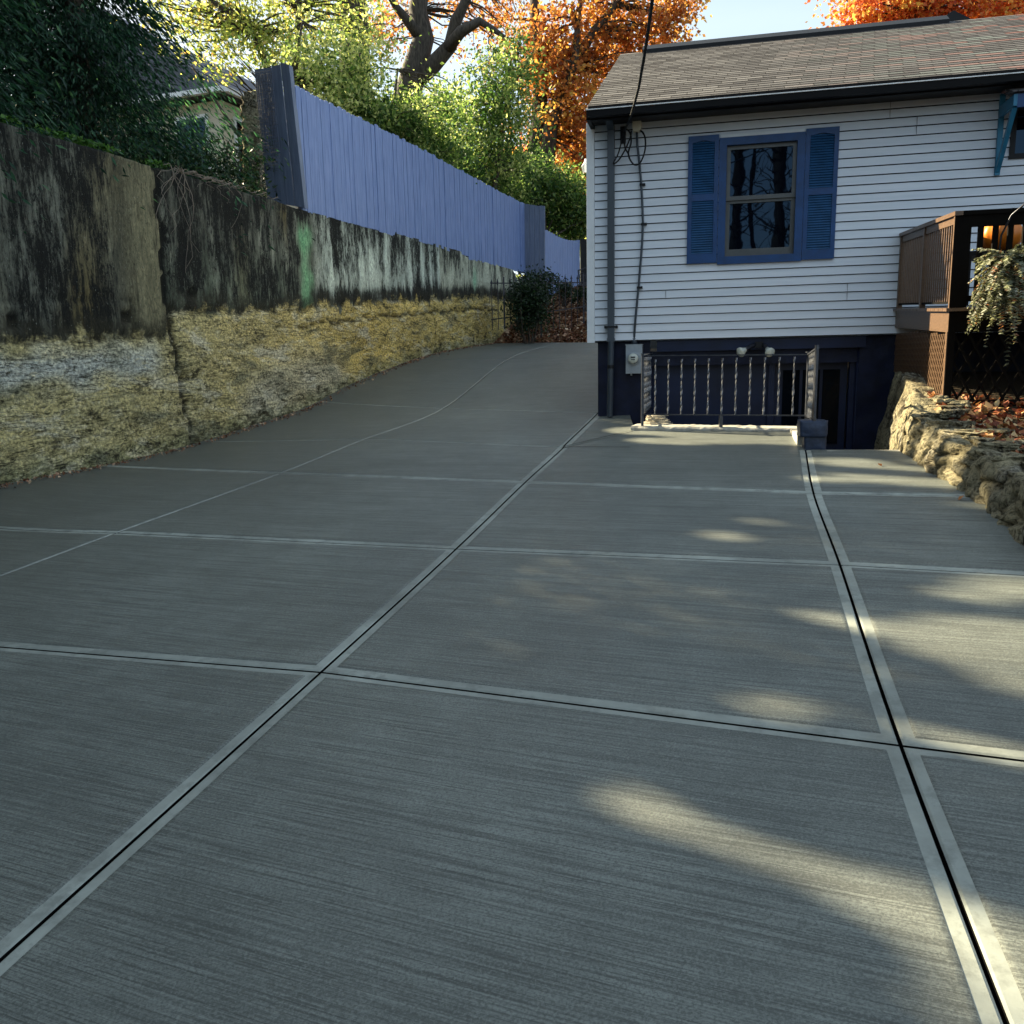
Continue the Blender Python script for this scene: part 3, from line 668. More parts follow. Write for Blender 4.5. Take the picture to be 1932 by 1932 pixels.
gw=MB(); gw.face((.03,0,2.48),(.03,7,2.48),(.03,3.5,4.28)); gw.build('gable_wall',M['siding'],hs,local=True); gw=MB(); gw.face((LX1,0,2.48),(LX1,3.5,4.28),(LX1,7,2.48)); gw.build('gable_wall',M['siding'],hs,local=True)
tr=MB(); tr.box(-.022,.068,-.03,-.004,-.012,2.475); tr.box(-.024,.0,-.028,.09,-.010,2.473); tr.build('corner_trim',M['white'],hs,local=True)
rm=MB(); rm.box(1.3,2.7,.5,.55,.3,2.4); rm.build('interior_wall',M['darkin'],hs,local=True); rm=MB(); rm.box(4.3,7.4,.5,.55,.1,2.4); rm.build('interior_wall',M['darkin'],hs,local=True)
# foundation
fo=MB()
def fo_grid(x0,x1,z0,z1,y):
    nx_=int((x1-x0)/.05)+1; nz_=int((z1-z0)/.05)+1
    X=np.linspace(x0,x1,nx_);Z=np.linspace(z0,z1,nz_); n0=len(fo.v)
    for z in Z:
        for x in X: fo.v.append((x,y-.014*nz3(x*6,z*6,3)-.008*nz3(x*17,z*17,3),z))
    for j in range(nz_-1):
        for i in range(nx_-1): fo.f.append((n0+j*nx_+i,n0+j*nx_+i+1,n0+(j+1)*nx_+i+1,n0+(j+1)*nx_+i)); fo.m.append(0)
fo_grid(.09,.72,-3.0,-.002,.10); fo_grid(3.08,LX1,-3.0,-.002,.10); fo_grid(.72,3.08,-.30,-.13,.12)
fo.face((.09,.1,-3),(.09,.1,0),(.09,7,0),(.09,7,-3)); fo.face((.09,.1,-.003),(LX1,.1,-.003),(LX1,.0,-.003),(.09,.0,-.003)); fo.face((.02,0,-.004),(.02,7,-.004),(.3,7,-.004),(.3,0,-.004))
fo.box(.72,.74,.10,.35,-3,-.13); fo.box(3.06,3.08,.10,.35,-3,-.13)
fo.build('foundation',M['navy'],hs,local=True,smooth=True)
lb=MB(); lb.box(.80,3.135,.045,.09,-.135,-.006); lb.build('lintel_board',M['navyflat'],hs,local=True)
pn=MB(); pn.box(.74,2.10,.26,.30,-3,-.13); pn.box(3.0,3.06,.2,.3,-3,-.13); pn.box(2.1,2.17,.2,.28,-3,-.13); pn.build('basement_panel',M['navyflat'],hs,local=True)
dr=MB(); dr.box(2.18,2.99,.30,.33,-2.35,-.2); dr.build('basement_door',M['navyflat'],hs,local=True)
DR=bpy.data.objects['basement_door']
dg=MB(); 
for k in range(3): dg.box(2.27+k*.225,2.27+k*.225+.19,.285,.298,-1.25,-.38)
t_=NT('dusty_glass'); t_.bump(t_.noise(t_.coord(),7,3,.6),.3,.02); dg.build('glass_pane',t_.set((.002,.005,.009),.08,spec=.03),DR,local=True); dh=MB(); dh.lathe((2.24,.29,-1.35),(0,-1,0),[(0,.012),(.03,.012),(.035,.028),(.055,.022)],12); dh.build('handle',M['metalgrey'],DR,local=True)
# window
def frame(mb,x0,x1,z0,z1,w,y0,y1,wb=None):
    wb=wb or w
    mb.box(x0,x1,y0,y1,z1-w,z1); mb.box(x0,x1,y0,y1,z0,z0+wb); mb.box(x0,x0+w,y0,y1,z0+wb,z1-w); mb.box(x1-w,x1,y0,y1,z0+wb,z1-w)
wf=MB(); frame(wf,1.476,2.394,.832,2.197,.083,-.045,-.001); wf.box(1.50,1.55,-.001,.09,.86,2.17); wf.box(2.325,2.38,-.001,.09,.86,2.17); wf.box(1.55,2.325,-.001,.09,2.125,2.17); wf.box(1.55,2.325,-.001,.09,.86,.91)
WN=wf.build('window',M['blue'],hs,local=True,label='double hung window with wide blue trim')
sh=MB(); frame(sh,1.562,2.312,1.53,2.115,.042,.008,.04,.045); WU=sh.build('sash',M['sash'],WN,local=True)
sh=MB(); frame(sh,1.560,2.314,.918,1.545,.046,.042,.07,.082); sh.box(1.56,2.31,.035,.043,1.50,1.545); WL=sh.build('sash',M['sash'],WN,local=True)
for z0,z1,y in ((1.575,2.073,.024),(1.0,1.50,.056)):
    g=MB(); g.face((1.6,y,z0),(2.27,y,z0),(2.27,y,z1),(1.6,y,z1)); g.build('glass_pane',M['glass'],WN,local=True)
def shutter(x0,x1,z0,z1,zm0,zm1,lab):
    mb=MB(); y0,y1=-.042,-.012; w=.047
    mb.box(x0,x0+w,y0,y1,z0,z1); mb.box(x1-w,x1,y0,y1,z0,z1)
    mb.box(x0+w,x1-w,y0,y1,z0,z0+.105); mb.box(x0+w,x1-w,y0,y1,zm0,zm1)
    xs_=np.linspace(x0+w,x1-w,11); arch=[.075-.022*math.exp(-((x-(x0+x1)/2)/.07)**2)*1 for x in xs_]
    mb.prism([(x,z1-a) for x,a in zip(xs_,arch)]+[(x1-w,z1),(x0+w,z1)],y0,y1)
    mb.box(x0+w,x1-w,-.014,-.012,z0+.1,z1-.06)
    o_=mb.build('shutter',M['blue'],hs,local=True,label=lab)
    lv=MB()
    for a,b in ((z0+.105,zm0),(zm1,z1-.062)):
        n=int((b-a)/.0262)
        for k in range(n):
            z=a+(k+.5)*(b-a)/n; lv.face((x0+w,-.022,z+.014),(x1-w,-.022,z+.014),(x1-w,-.037,z-.009),(x0+w,-.037,z-.009)); lv.mi=1; lv.face((x0+w,-.037,z-.009),(x1-w,-.037,z-.009),(x1-w,-.022,z-.012),(x0+w,-.022,z-.012)); lv.mi=0
    lv.build('louvre_slats',[M['slat'],M['blue']],o_,local=True)
shutter(1.135,1.472,.853,2.238,1.537,1.610,'blue louvred shutter left of the window'); shutter(2.398,2.742,.842,2.226,1.530,1.600,'blue louvred shutter right of the window')
# trim over window (flashing)
fl_=MB(); fl_.box(1.49,2.385,-.02,-.0145,2.198,2.235); fl_.build('head_flashing',M['white'],hs,local=True)
# downspout
ds_=MB(); ds_.box(.228,.306,-.10,-.035,-.0,2.40); ds_.box(.222,.312,-.104,-.03,-.008,.035)
ds_.tube([(.268,-.07,.0),(.262,-.06,-.3),(.25,-.04,-.9)],.037,14); ds_.bar((.268,-.07,2.38),(.268,-.30,2.44),.078,.06); DS=ds_.build('downspout',M['downspout'],hs,local=True)
db=MB(); db.box(.19,.345,-.106,-.102,.155,.175); db.box(.19,.215,-.102,-.014,.15,.18); db.box(.32,.345,-.102,-.014,.15,.18); db.build('strap',M['black'],DS,local=True); db=MB(); db.tube([(.263,-.062,-.28),(.263,-.062,-.32)],.042,14); db.build('strap',M['black'],DS,local=True)
# roof
SL=.464; EX0=.045; RY=3.5; 
def rz(y): return 2.515+SL*(y+.42)
rf=MB(); nrow=33; y0=-.46; dy=(RY-y0)/nrow
uvr=[]
for sgn in (1,-1):
    for k in range(nrow):
        a=y0+k*dy; b=a+dy; za=rz(a)+.007; zb=rz(b)+.001; A_y=a if sgn>0 else 7-a; B_y=b if sgn>0 else 7-b
        q=[(EX0-.02,A_y,za),(12,A_y,za),(12,B_y,zb),(EX0-.02,B_y,zb)]; w=[(EX0-.02,A_y,za-.007),(12,A_y,za-.007),(12,A_y,za),(EX0-.02,A_y,za)]
        if sgn<0: q=q[::-1]; w=w[::-1]
        rf.face(*q); rf.mi=1; rf.face(*w); rf.mi=0
rf.face((EX0,-.42,rz(-.42)-.03),(EX0,-.42,rz(-.42)-.005),(EX0,RY,rz(RY)-.005),(EX0,RY,rz(RY)-.12)); 
t=NT('asphalt_shingles'); tc=t.nd('ShaderNodeTexCoord'); sp_=t.nd('ShaderNodeSeparateXYZ'); t.l.new(tc.outputs['Object'],sp_.inputs[0])
yy=t.math('DIVIDE',t.math('ADD',sp_.outputs['Y'],.46),dy); row=t.math('FLOOR',yy)
xx=t.math('ADD',t.math('DIVIDE',sp_.outputs['X'],.30),t.math('MULTIPLY',row,.437)); colx=t.math('FLOOR',xx); fx=t.math('FRACT',xx)
cmb=t.nd('ShaderNodeCombineXYZ'); t.l.new(colx,cmb.inputs[0]); t.l.new(row,cmb.inputs[1]); wn_=t.nd('ShaderNodeTexWhiteNoise',noise_dimensions='2D'); t.l.new(cmb.outputs[0],wn_.inputs[0])
c=t.ramp(wn_.outputs[0],[(0,(.045,.043,.047)),(.35,(.078,.075,.079)),(.7,(.11,.107,.111)),(1,(.155,.15,.152))])
rgn=t.noise(t.coord((.5,.5,.5),loc=(3,0,0)),1.3,3,.5); rx=t.math('MULTIPLY',t.math('SUBTRACT',sp_.outputs['X'],2.0),.28,clamp=True)
redm=t.math('MULTIPLY',t.math('GREATER_THAN',wn_.outputs[0],.82),rx); c=t.mix(redm,c,(.19,.095,.085))
redm2=t.math('MULTIPLY',t.math('LESS_THAN',wn_.outputs[0],.16),rx); c=t.mix(redm2,c,(.17,.195,.19))
gp=t.math('LESS_THAN',fx,.035); c=t.mix(gp,c,(.02,.018,.018)); gnz=t.noise(t.coord(),150,3,.7); c=t.mix(1.,c,t.ramp(gnz,[(.3,(.6,.6,.6)),(.7,(1.35,1.35,1.35))]),'MULTIPLY')
t.bump(gnz,.5,.004); M['shingle']=t.set(c,.9,spec=.2)
RF=rf.build('roof',[M['shingle'],paint('shingle_butt',(.035,.03,.03),.95,.2,spec=.1)],hs,local=True)
fs=MB(); fs.box(EX0+.02,12,-.40,-.36,2.40,2.50); fs.face((EX0+.02,-.38,2.40),(12,-.38,2.40),(12,0,2.44),(EX0+.02,0,2.44)); fs.box(EX0-.015,EX0+.03,-.42,0,2.40,2.50)
fs.prism([],0,0) if False else None
fs.build('fascia',M['gutter'],RF,local=True)
gt=MB(); gt.box(EX0+.01,12,-.455,-.40,2.505,2.535); gt.box(EX0-.005,12,-.50,-.402,2.415,2.478); GT=gt.build('gutter',M['gutter'],RF,local=True)
gl=MB(); gl.box(EX0-.006,12,-.512,-.40,2.480,2.490); gl.build('gutter_lip',M['gutlip'],GT,local=True)
rv=MB(); rv.prism([],0,0) if False else None
for sgn in (1,-1):
    rv.face(*([(.36,RY,rz(RY)+.085),(.36,RY-.17*sgn,rz(RY)-.02),(4.55,RY-.17*sgn,rz(RY)-.02),(4.55,RY,rz(RY)+.085)]))
    rv.face((.36,RY-.17*sgn,rz(RY)-.02),(.36,RY-.17*sgn,rz(RY)-.085),(4.55,RY-.17*sgn,rz(RY)-.085),(4.55,RY-.17*sgn,rz(RY)-.02))
rv.face((.36,RY-.17,rz(RY)-.08),(.36,RY-.17,rz(RY)-.02),(.36,RY,rz(RY)+.085),(.36,RY+.17,rz(RY)-.02)); rv.build('ridge_vent',M['black'],RF,local=True)
def hl(u,v,yl): return toL(onplane(u,v,AW,O+AW*yl))
dm=MB(); a=hl(1762,46,4.2); b=hl(1799,19,4.2); c=hl(1842,40,4.2); d0=4.2
dm.prism([(a[0],a[2]-.4),(c[0],c[2]-.4),(c[0],c[2]),(b[0],b[2]),(a[0],a[2])],d0,d0+1.5); dm.build('dormer',M['black'],RF,local=True)
# awning + high window at the right
aw=MB()
aw.bar((4.335,-.02,1.62),(4.335,-.02,2.42),.045,.05); aw.bar((4.335,-.03,1.66),(4.335,-.43,2.19),.04,.05); aw.prism([],0,0) if False else None
aw.box(4.31,4.345,-.47,-.0,2.19,2.30); AWN=aw.build('awning',M['teal'],hs,local=True,label='teal bracketed awning over the high window')
ab=MB(); ab.bar((5.9,-.02,1.62),(5.9,-.02,2.42),.045,.05); ab.bar((5.9,-.03,1.66),(5.9,-.43,2.19),.04,.05); ab.build('bracket',M['teal'],AWN,local=True); ab=MB(); ab.box(4.346,5.95,-.47,-.44,2.175,2.30); ab.build('fascia_board',M['blue'],AWN,local=True)
ar=MB(); 
for k in range(4):
    y_=-.50+k*.12; z_=2.315+k*.042; ar.box(4.29,6.0,y_,y_+.14,z_,z_+.016)
ar.build('awning_roof',M['shingle'],AWN,local=True)
w2=MB(); frame(w2,4.44,5.62,1.775,2.30,.05,-.03,.03); W2=w2.build('window',M['black'],hs,local=True,label='dark high window under the awning'); g=MB(); g.face((4.46,.02,1.8),(5.6,.02,1.8),(5.6,.02,2.28),(4.46,.02,2.28)); g.build('glass_pane',M['glass'],W2,local=True)
d2=MB(); d2.box(6.3,7.2,-.02,.03,.3,2.25); d2.build('side_door',M['blue'],hs,local=True)
# ---- fittings on the wall
mt=thing('electric_meter','grey electric meter box with a round glass dial on the navy basement wall','meter',M=MH@Matrix.Translation((.53,.08,-.38)))
mb=MB(); mb.box(.440,.634,-.03,.085,-.385,-.045); mb.box(.434,.640,-.036,.09,-.050,-.042); mb.tube([(.50,.03,-.385),(.50,.03,-.41)],.012,8)
mb.v=[tuple(MH@Vector(p)) for p in mb.v]; mb.build('meter_box',M['metalgrey'],mt)
mb=MB(); mb.lathe((.533,-.03,-.208),(0,-1,0),[(0,.083),(.02,.083),(.022,.072),(.045,.070)],28); mb.v=[tuple(MH@Vector(p)) for p in mb.v]; mb.build('dial_ring',M['metalgrey'],mt,smooth=False)
mb=MB(); mb.lathe((.533,-.075,-.208),(0,-1,0),[(0,.062),(.03,.060),(.045,.050),(.05,.0)],28); mb.v=[tuple(MH@Vector(p)) for p in mb.v]; mb.build('glass_dome',M['lens'],mt,smooth=True)
mb=MB(); mb.box(.508,.560,-.130,-.124,-.200,-.186); mb.box(.512,.556,-.129,-.123,-.225,-.215); mb.v=[tuple(MH@Vector(p)) for p in mb.v]; mb.build('register_window',M['black'],mt)
cd=thing('service_conduit','slim slate conduit snaking down the siding to the meter box','conduit',M=MH@Matrix.Translation((.55,-.03,1.2)))
mb=MB(); pts=[(.556,-.05,2.36),(.563,-.045,2.2),(.586,-.04,2.01),(.608,-.04,1.8),(.622,-.04,1.6),(.633,-.04,1.33),(.625,-.04,1.1),(.606,-.04,.85),(.586,-.04,.6),(.562,-.04,.35),(.545,-.035,.15),(.538,-.01,.06),(.536,.02,-.045)]
mb.tube(pts,.0135,10); mb.tube([(.537,.02,-.042),(.537,.015,.03)],.035,12); mb.v=[tuple(MH@Vector(p)) for p in mb.v]; mb.build('pipe',M['downspout'],cd,smooth=True)
mb=MB()
for x,z in ((.612,1.755),(.632,1.32),(.588,.61)): mb=MB(); mb.box(x-.02,x+.045,-.058,-.014,z-.012,z+.012); mb.v=[tuple(MH@Vector(p)) for p in mb.v]; mb.build('clip',M['black'],cd)
mb=MB(); mb.box(.515,.608,-.12,-.014,2.345,2.45); mb.box(.52,.60,-.125,-.03,2.325,2.345); mb.v=[tuple(MH@Vector(p)) for p in mb.v]; mb.build('weather_cap',paint('cream_cap',(.55,.52,.42),.6,.15),cd)
# overhead cable with drip loops
cb=thing('overhead_cable','twisted black overhead service cable coming down over the roof edge to the wall','cable',M=MH@Matrix.Translation((.41,-.1,2.34)))
anc=hw(.40,-.56,2.36); anc=hw(.405,-.10,2.35); far=np.array([1.35,-22,10.0])
pts=[]
for u,v,y in [(1177,247,10.18),(1187,230,9.9),(1196,200,9.5),(1205,165,9.0),(1215,110,8.2),(1224,50,7.5),(1231,0,6.9)]: pts.append(at(u,v,y))
e=pts[-1]; d=(pts[-1]-pts[-2]); d/=np.linalg.norm(d)
for k in range(1,10): t_=k/9*24; pts.append(e+np.array([0,-1,0])*t_+np.array([.03*t_,0,0])+UP*(.28*t_-.001*t_*t_))
fine=[]
for i in range(len(pts)-1):
    nn=max(2,int(np.linalg.norm(pts[i+1]-pts[i])/.02)) if i<7 else 12
    for j in range(nn): fine.append(pts[i]+(pts[i+1]-pts[i])*j/nn)
fine=[np.array(p) for p in fine]
mb=MB(); L=0
for ph in (0,2.09,4.19):
    q=[];L=0
    for i,p in enumerate(fine):
        if i: L+=np.linalg.norm(fine[i]-fine[i-1])
        q.append(p+RT*.0085*math.cos(L*52+ph)+UP*.004*math.sin(L*52+ph)+AW*.0085*math.sin(L*52+ph))
    mb.tube(q,.0075,5)
mb.build('twisted_wire',M['black'],cb,smooth=True)
def loopb(pts,r,name='drip_loop'):
    P=[hw(*p) for p in pts]; out=[]
    n=len(P)
    for i in range(n-1):
        p0=P[max(i-1,0)];p1=P[i];p2=P[i+1];p3=P[min(i+2,n-1)]
        for j in range(6):
            t=j/6; out.append(.5*((2*p1)+(-p0+p2)*t+(2*p0-5*p1+4*p2-p3)*t*t+(-p0+3*p1-3*p2+p3)*t**3))
    out.append(P[-1]); mb=MB(); mb.tube(out,r,6); mb.build(name,M['black'],cb,smooth=True)
loopb([(.40,-.1,2.34),(.385,-.12,2.2),(.35,-.13,2.08),(.30,-.13,1.99),(.36,-.13,2.02),(.44,-.13,2.14),(.49,-.12,2.26),(.50,-.1,2.33)],.009)
loopb([(.41,-.1,2.34),(.44,-.13,2.35),(.49,-.13,2.30),(.50,-.13,2.2),(.47,-.13,2.09),(.50,-.13,2.0),(.55,-.13,1.955),(.61,-.13,1.985),(.655,-.13,2.10),(.66,-.13,2.22),(.63,-.12,2.30),(.58,-.09,2.34)],.010)
loopb([(.42,-.12,2.30),(.43,-.13,2.16),(.47,-.13,2.08),(.48,-.13,2.03)],.009)
mb=MB(); mb.box(.37,.43,-.05,-.014,2.22,2.40); mb.tube([(.40,-.06,2.26),(.40,-.06,2.38)],.03,10); mb.v=[tuple(MH@Vector(p)) for p in mb.v]; mb.build('wall_anchor',M['black'],cb)
# floodlight
fl=thing('floodlight','twin bulb outdoor floodlight under the siding above the stairwell railing','floodlight',M=MH@Matrix.Translation((1.97,.05,-.07)))
mb=MB(); mb.box(1.925,2.015,-.03,.045,-.115,-.045); mb.v=[tuple(MH@Vector(p)) for p in mb.v]; mb.build('junction_box',M['black'],fl)
for sx_,ex in ((1.93,1.755),(2.01,2.075)):
    a=np.array([sx_,-.02,-.075]); b=np.array([ex,-.17,-.165]); d=b-a; d/=np.linalg.norm(d)
    mb=MB(); Lh=np.linalg.norm(b-a); mb.lathe(a,d,[(0,.014),(.03,.016),(.05,.024),(Lh*.6,.027),(Lh*.68,.030)],16); mb.v=[tuple(MH@Vector(p)) for p in mb.v]; mb.build('lamp_holder',M['iron'],fl,smooth=True)
    mb=MB(); mb.lathe(a+d*Lh*.66,d,[(0,.028),(.03,.034),(.07,.056),(.085,.058),(.10,.045),(.106,0)],18); mb.v=[tuple(MH@Vector(p)) for p in mb.v]; mb.build('bulb',M['lens'],fl,smooth=True)
# lamp on the house's left side, peeping past the corner
cl=thing('side_lantern','small white lantern on the far side wall past the house corner','lantern',loc=at(1104,318,11.2))
mb=MB(); p=at(1105,322,11.2); mb.lathe(p-UP*.02,(0,0,1),[(0,.01),(.01,.04),(.07,.05),(.075,.055),(.12,.02),(.16,.012)],14); mb.build('lantern_shade',M['white'],cl,smooth=True)
mb=MB(); mb.bar(p+UP*.1,p+UP*.12+RT*.22,.02,.02); mb.build('arm',M['white'],cl)
# ------------------------------------------------------------------ stairwell, kerb, block, railing
stw=thing('stairwell','sunken basement stairwell cut beside the house behind a concrete kerb','stairwell',M=MH@Matrix.Translation((1.5,-1,-.9)))
ka=np.array([.60,-1.04]); kb=np.array([2.30,-1.445]); kd=(kb-ka)/np.linalg.norm(kb-ka); kn=np.array([-kd[1],kd[0]])
def kf(x,y,z): p=ka+kd*x+kn*y; return hw(p[0],p[1],z)
kl=np.linalg.norm(kb-ka)
mb=MB(); n=44
prev=None
for i in range(n+1):
    x=kl*i/n; j=.012*nz3(x*9,1); k=.008*nz3(x*15,5)
    sec=[kf(x,-.035+j,-1.15),kf(x,-.035+j,-.955+k),kf(x,-.02+j,-.932+k),kf(x,.19+j*.5,-.925+k),kf(x,.20,-1.3)]
    if prev:
        for q in range(4): mb.face(prev[q],sec[q],sec[q+1],prev[q+1])
    else: mb.face(*sec[::-1])
    prev=sec
mb.face(*prev); mb.build('kerb',M['conc'],stw)
mb=MB()
def kfx(a,b,w,z0,z1): 
    A1=hw(a[0],a[1],z0);
mb.prism([(0,-3),(kl,-3),(kl,-1.0),(0,-1.0)],.0,.22,lambda x,y,z:kf(x,y+.0,z-.0)) ; mb.mi=0
mb.box(.50,.62,-1.0,.1,-3,-1.12,hw); mb.box(2.26,2.40,-2.28,-1.40,-3,-1.02,hw); mb.box(.4,3.6,-2.7,.15,-3.02,-2.98,hw)
mb.build('pit_wall',M['navy'],stw)
mb=MB(); 
for k in range(7):
    y1=-2.46+k*.29; z=-1.06-.175*(k+1)+.17; mb.box(2.40,3.25,y1 if k else -2.5,y1+.29,-3,-1.09-.175*k,hw)
mb.build('steps',M['navy'],stw)
mb=MB(); mb.box(2.43,3.05,-2.53,-2.44,-1.3,-1.045,hw); mb.build('edge_strip',M['conc'],stw)
kn_=thing('kerb_end_block','rough navy painted masonry block at the right end of the stairwell railing','masonry block',M=MH@Matrix.Translation((2.33,-2.35,-1.05)))
mb=MB(); mb.rock((2.325,-2.28,-.865),(.238,.26,.145),3,hw,.07,9); mb.build('upper_stone',M['blk'],kn_,smooth=True)
mb=MB(); mb.rock((2.345,-2.27,-1.01),(.19,.24,.20),5,hw,.08,9); mb.build('lower_stone',M['blk'],kn_,smooth=True)
mb=MB(); mb.box(2.21,2.40,-2.2,-1.45,-1.1,-.935,hw); mb.build('kerb_return',M['conc'],kn_)
rg=thing('stair_railing','wrought iron railing of twisted balusters round the basement stairwell','railing',M=MH@Matrix.Translation((1.5,-1.2,-.94)))
def rp(t,z,off=0): p=np.array([.715,-1.068])+(np.array([2.362,-1.455])-np.array([.715,-1.068]))*t; return hw(p[0],p[1],z)
def twist(mb,b,t_,w=.010):
    b=np.array(b);t_=np.array(t_); L=np.linalg.norm(t_-b); d=(t_-b)/L; a=RT-d*(RT@d); a/=np.linalg.norm(a); c=np.cross(d,a); n=44; n0=len(mb.v)
    for i in range(n+1):
        f=i/n; ang=0 if f<.06 else (f-.06)/.94*math.pi*3.2
        ww=w*(1 if f<.93 else 1-.0*(f-.93))
        for j in range(4):
            q=ang+math.pi/4+j*math.pi/2; mb.v.append(tuple(b+d*L*f+(a*math.cos(q)*ww*(1.25 if j%2 else .75)+c*math.sin(q)*ww*(1.25 if j%2 else .75))*.9))
    for i in range(n):
        for j in range(4): mb.f.append((n0+i*4+j,n0+i*4+(j+1)%4,n0+(i+1)*4+(j+1)%4,n0+(i+1)*4+j)); mb.m.append(0)
M['railw']=paint('glint_railing_paint',(.19,.20,.23),.24,.4,25,metal=.5,spec=.8); M['rails']=paint('dark_railing_paint',(.045,.05,.065),.35,.4,25,metal=.3,spec=.6)  # balusters paler than the rails to paint in their glints
mb=MB(); mb.bar(rp(0,-.183),rp(1,-.208),.034,.012); mb.bar(rp(0,-.81),rp(1,-.806),.022,.012); 
mb.bar(rp(0,-.183),hw(.74,.08,-.15),.03,.012); mb.bar(rp(0,-.81),hw(.74,.08,-.79),.02,.012)
mb.bar(rp(1,-.208),hw(2.335,-2.36,-.155),.03,.012); mb.bar(rp(1,-.806),hw(2.335,-2.36,-.78),.03,.016); mb.build('rail',M['rails'],rg)
mb=MB(); mb.bar(rp(0,-.94),rp(0,-.168),.026,.026); mb.bar(rp(0,-.168),rp(0,-.160),.05,.05); mb.build('post',M['rails'],rg)
mb=MB(); mb.bar(rp(1,-.94),rp(1,-.19),.026,.026); mb.bar(rp(1,-.19),rp(1,-.18),.05,.05); mb.build('post',M['rails'],rg)
mb=MB(); mb.bar(hw(2.325,-2.38,-.80),hw(2.325,-2.38,-.128),.05,.02); mb.build('post',M['rails'],rg)
mb=MB(); mb.bar(rp(.5,-.93),rp(.5,-.81),.034,.034); mb.build('centre_foot',M['rails'],rg)
for k in range(11):
    t_=(k+1)/11.95; mb=MB(); twist(mb,rp(t_,-.805),rp(t_,-.225)); mb.build('baluster',M['railw'],rg)
for k in range(6):
    a=rp(0,-.8);b=hw(.74,.08,-.79); p=a+(b-a)*(k+1)/7; mb=MB(); twist(mb,p,p+UP*.60); mb.build('baluster',M['railw'],rg)
for k in range(6):
    a=rp(1,-.8);b=hw(2.335,-2.36,-.775); p=a+(b-a)*(k+1)/7; mb=MB(); twist(mb,p,p+UP*.60); mb.build('baluster',M['railw'],rg)
# slate pieces on the kerb's left end
slp=thing('slate_pile','flat broken slates stacked on the left end of the stairwell kerb','slate pile',M=MH@Matrix.Translation((.8,-.95,-.93)))
M['slate']=paint('weathered_slate',(.42,.38,.30),.7,.5,9,bump=.6)
for k in range(6):
    r=random.Random(k); cx,cy=.86+.02*r.uniform(-1,1),-.90+.03*k; w=.17-.012*k; z=-.927+.016*k; ang=r.uniform(-.5,.3)
    pol=[(math.cos(a+ang)*w*r.uniform(.8,1.15),math.sin(a+ang)*.11*r.uniform(.8,1.15)) for a in np.linspace(0,2*math.pi,7)[:-1]]
    mb=MB(); P=[hw(cx+a,cy+b,z+.012*a) for a,b in pol]; Q=[p+UP*.012 for p in P]; mb.face(*P[::-1]); mb.face(*Q)
    for j in range(6): mb.face(P[j],P[(j+1)%6],Q[(j+1)%6],Q[j])
    mb.build('slate',M['slate'],slp)
# ------------------------------------------------------------------ rubble wall at right
M['rubble']=None
t=NT('rubble_stone'); co=t.coord(); n1=t.noise(co,5,6,.65,.5); n2=t.noise(co,30,6,.7); 
c=t.ramp(n1,[(.3,(.07,.06,.04)),(.45,(.20,.17,.11)),(.6,(.30,.28,.22)),(.75,(.18,.165,.13))]); c=t.mix(1.,c,t.ramp(n2,[(.32,(.25,.25,.25)),(.55,(1.1,1.1,1.1))]),'MULTIPLY'); vo=t.nd('ShaderNodeTexVoronoi',feature='DISTANCE_TO_EDGE'); vo.inputs['Scale'].default_value=5; t.l.new(t.coord((.9,.9,1.4)),vo.inputs['Vector']); c=t.mix(t.ramp(vo.outputs['Distance'],[(.02,(.95,.95,.95)),(.09,(0,0,0))]),c,(.05,.042,.028)); pt=t.noise(t.coord(loc=(5,5,5)),2.2,4,.6); c=t.mix(t.ramp(pt,[(.42,(0,0,0)),(.56,(.85,.85,.85))]),c,(.34,.30,.19)); c=t.mix(1.,c,t.ramp(n2,[(.34,(.2,.2,.2)),(.55,(1.15,1.15,1.15))]),'MULTIPLY'); t.bump(n2,1,.04); M['rubble']=t.set(c,.9,spec=.15)
M['mortar']=paint('dark_mortar',(.10,.085,.055),.95,.5,9,bump=1)
sw=thing('stone_wall','low rubble stone wall edging the leafy bed beside the stair opening','stone wall',loc=(3.3,7.2,.75))
mb=MB(); ysq=np.arange(9.75,-3,-.028); NZ=26; NT_=14; prev=None
def vor(p): 
    d,_=mn.voronoi(Vector(p)); return d[0],d[1]
for y_ in ysq:
    x=sx(y_); zt=wtz(y_)+.035*nz3(y_*3,2)+.02*nz3(y_*11,5); lo=(-.9 if y_>7.25 else dz(x,y_)-.12); row=[]
    rough=float(np.interp(y_,[6.2,7.4],[1.,.45]))
    for i in range(NZ+NT_):
        if i<NZ:
            f=i/(NZ-1); z=lo+(zt-lo)*f; zr_=max(lo,.62 if y_>7.25 else lo); base=x+.10+(z-zr_)*.20*(1 if z>zr_ else .3); d0,d1=vor((y_*4.6+.8*nz3(y_*3,z*3,1),z*8.0+.8*nz3(y_*3,z*3,6),3)); e=min(1,(d1-d0)*6.5)
            o=.055*rough*e+.06*nz3(y_*2,z*2,8)+.03*nz3(y_*9,z*9,2)+.010*nz3(y_*26,z*26,4); o-=max(0,f-.88)*.5*.1
            row.append((base-.06-o,y_,z))
        else:
            f=(i-NZ+1)/NT_; xx=x+.10+(zt-zr_)*.20-.02+f*.52; d0,d1=vor((y_*4.4,xx*4.0,9)); e=min(1,(d1-d0)*4)
            row.append((xx-.03,y_,zt+.035*e-.02+.02*nz3(y_*8,xx*8,3)+.008*nz3(y_*25,xx*25,3)-.06*f))
    n0=len(mb.v); mb.v+=row
    if prev is not None:
        for i in range(len(row)-1): mb.f.append((prev+i,prev+i+1,n0+i+1,n0+i)); mb.m.append(0)
    prev=n0
mb.build('stones',M['rubble'],sw,smooth=True)
st_=MB(); rr=random.Random(5)
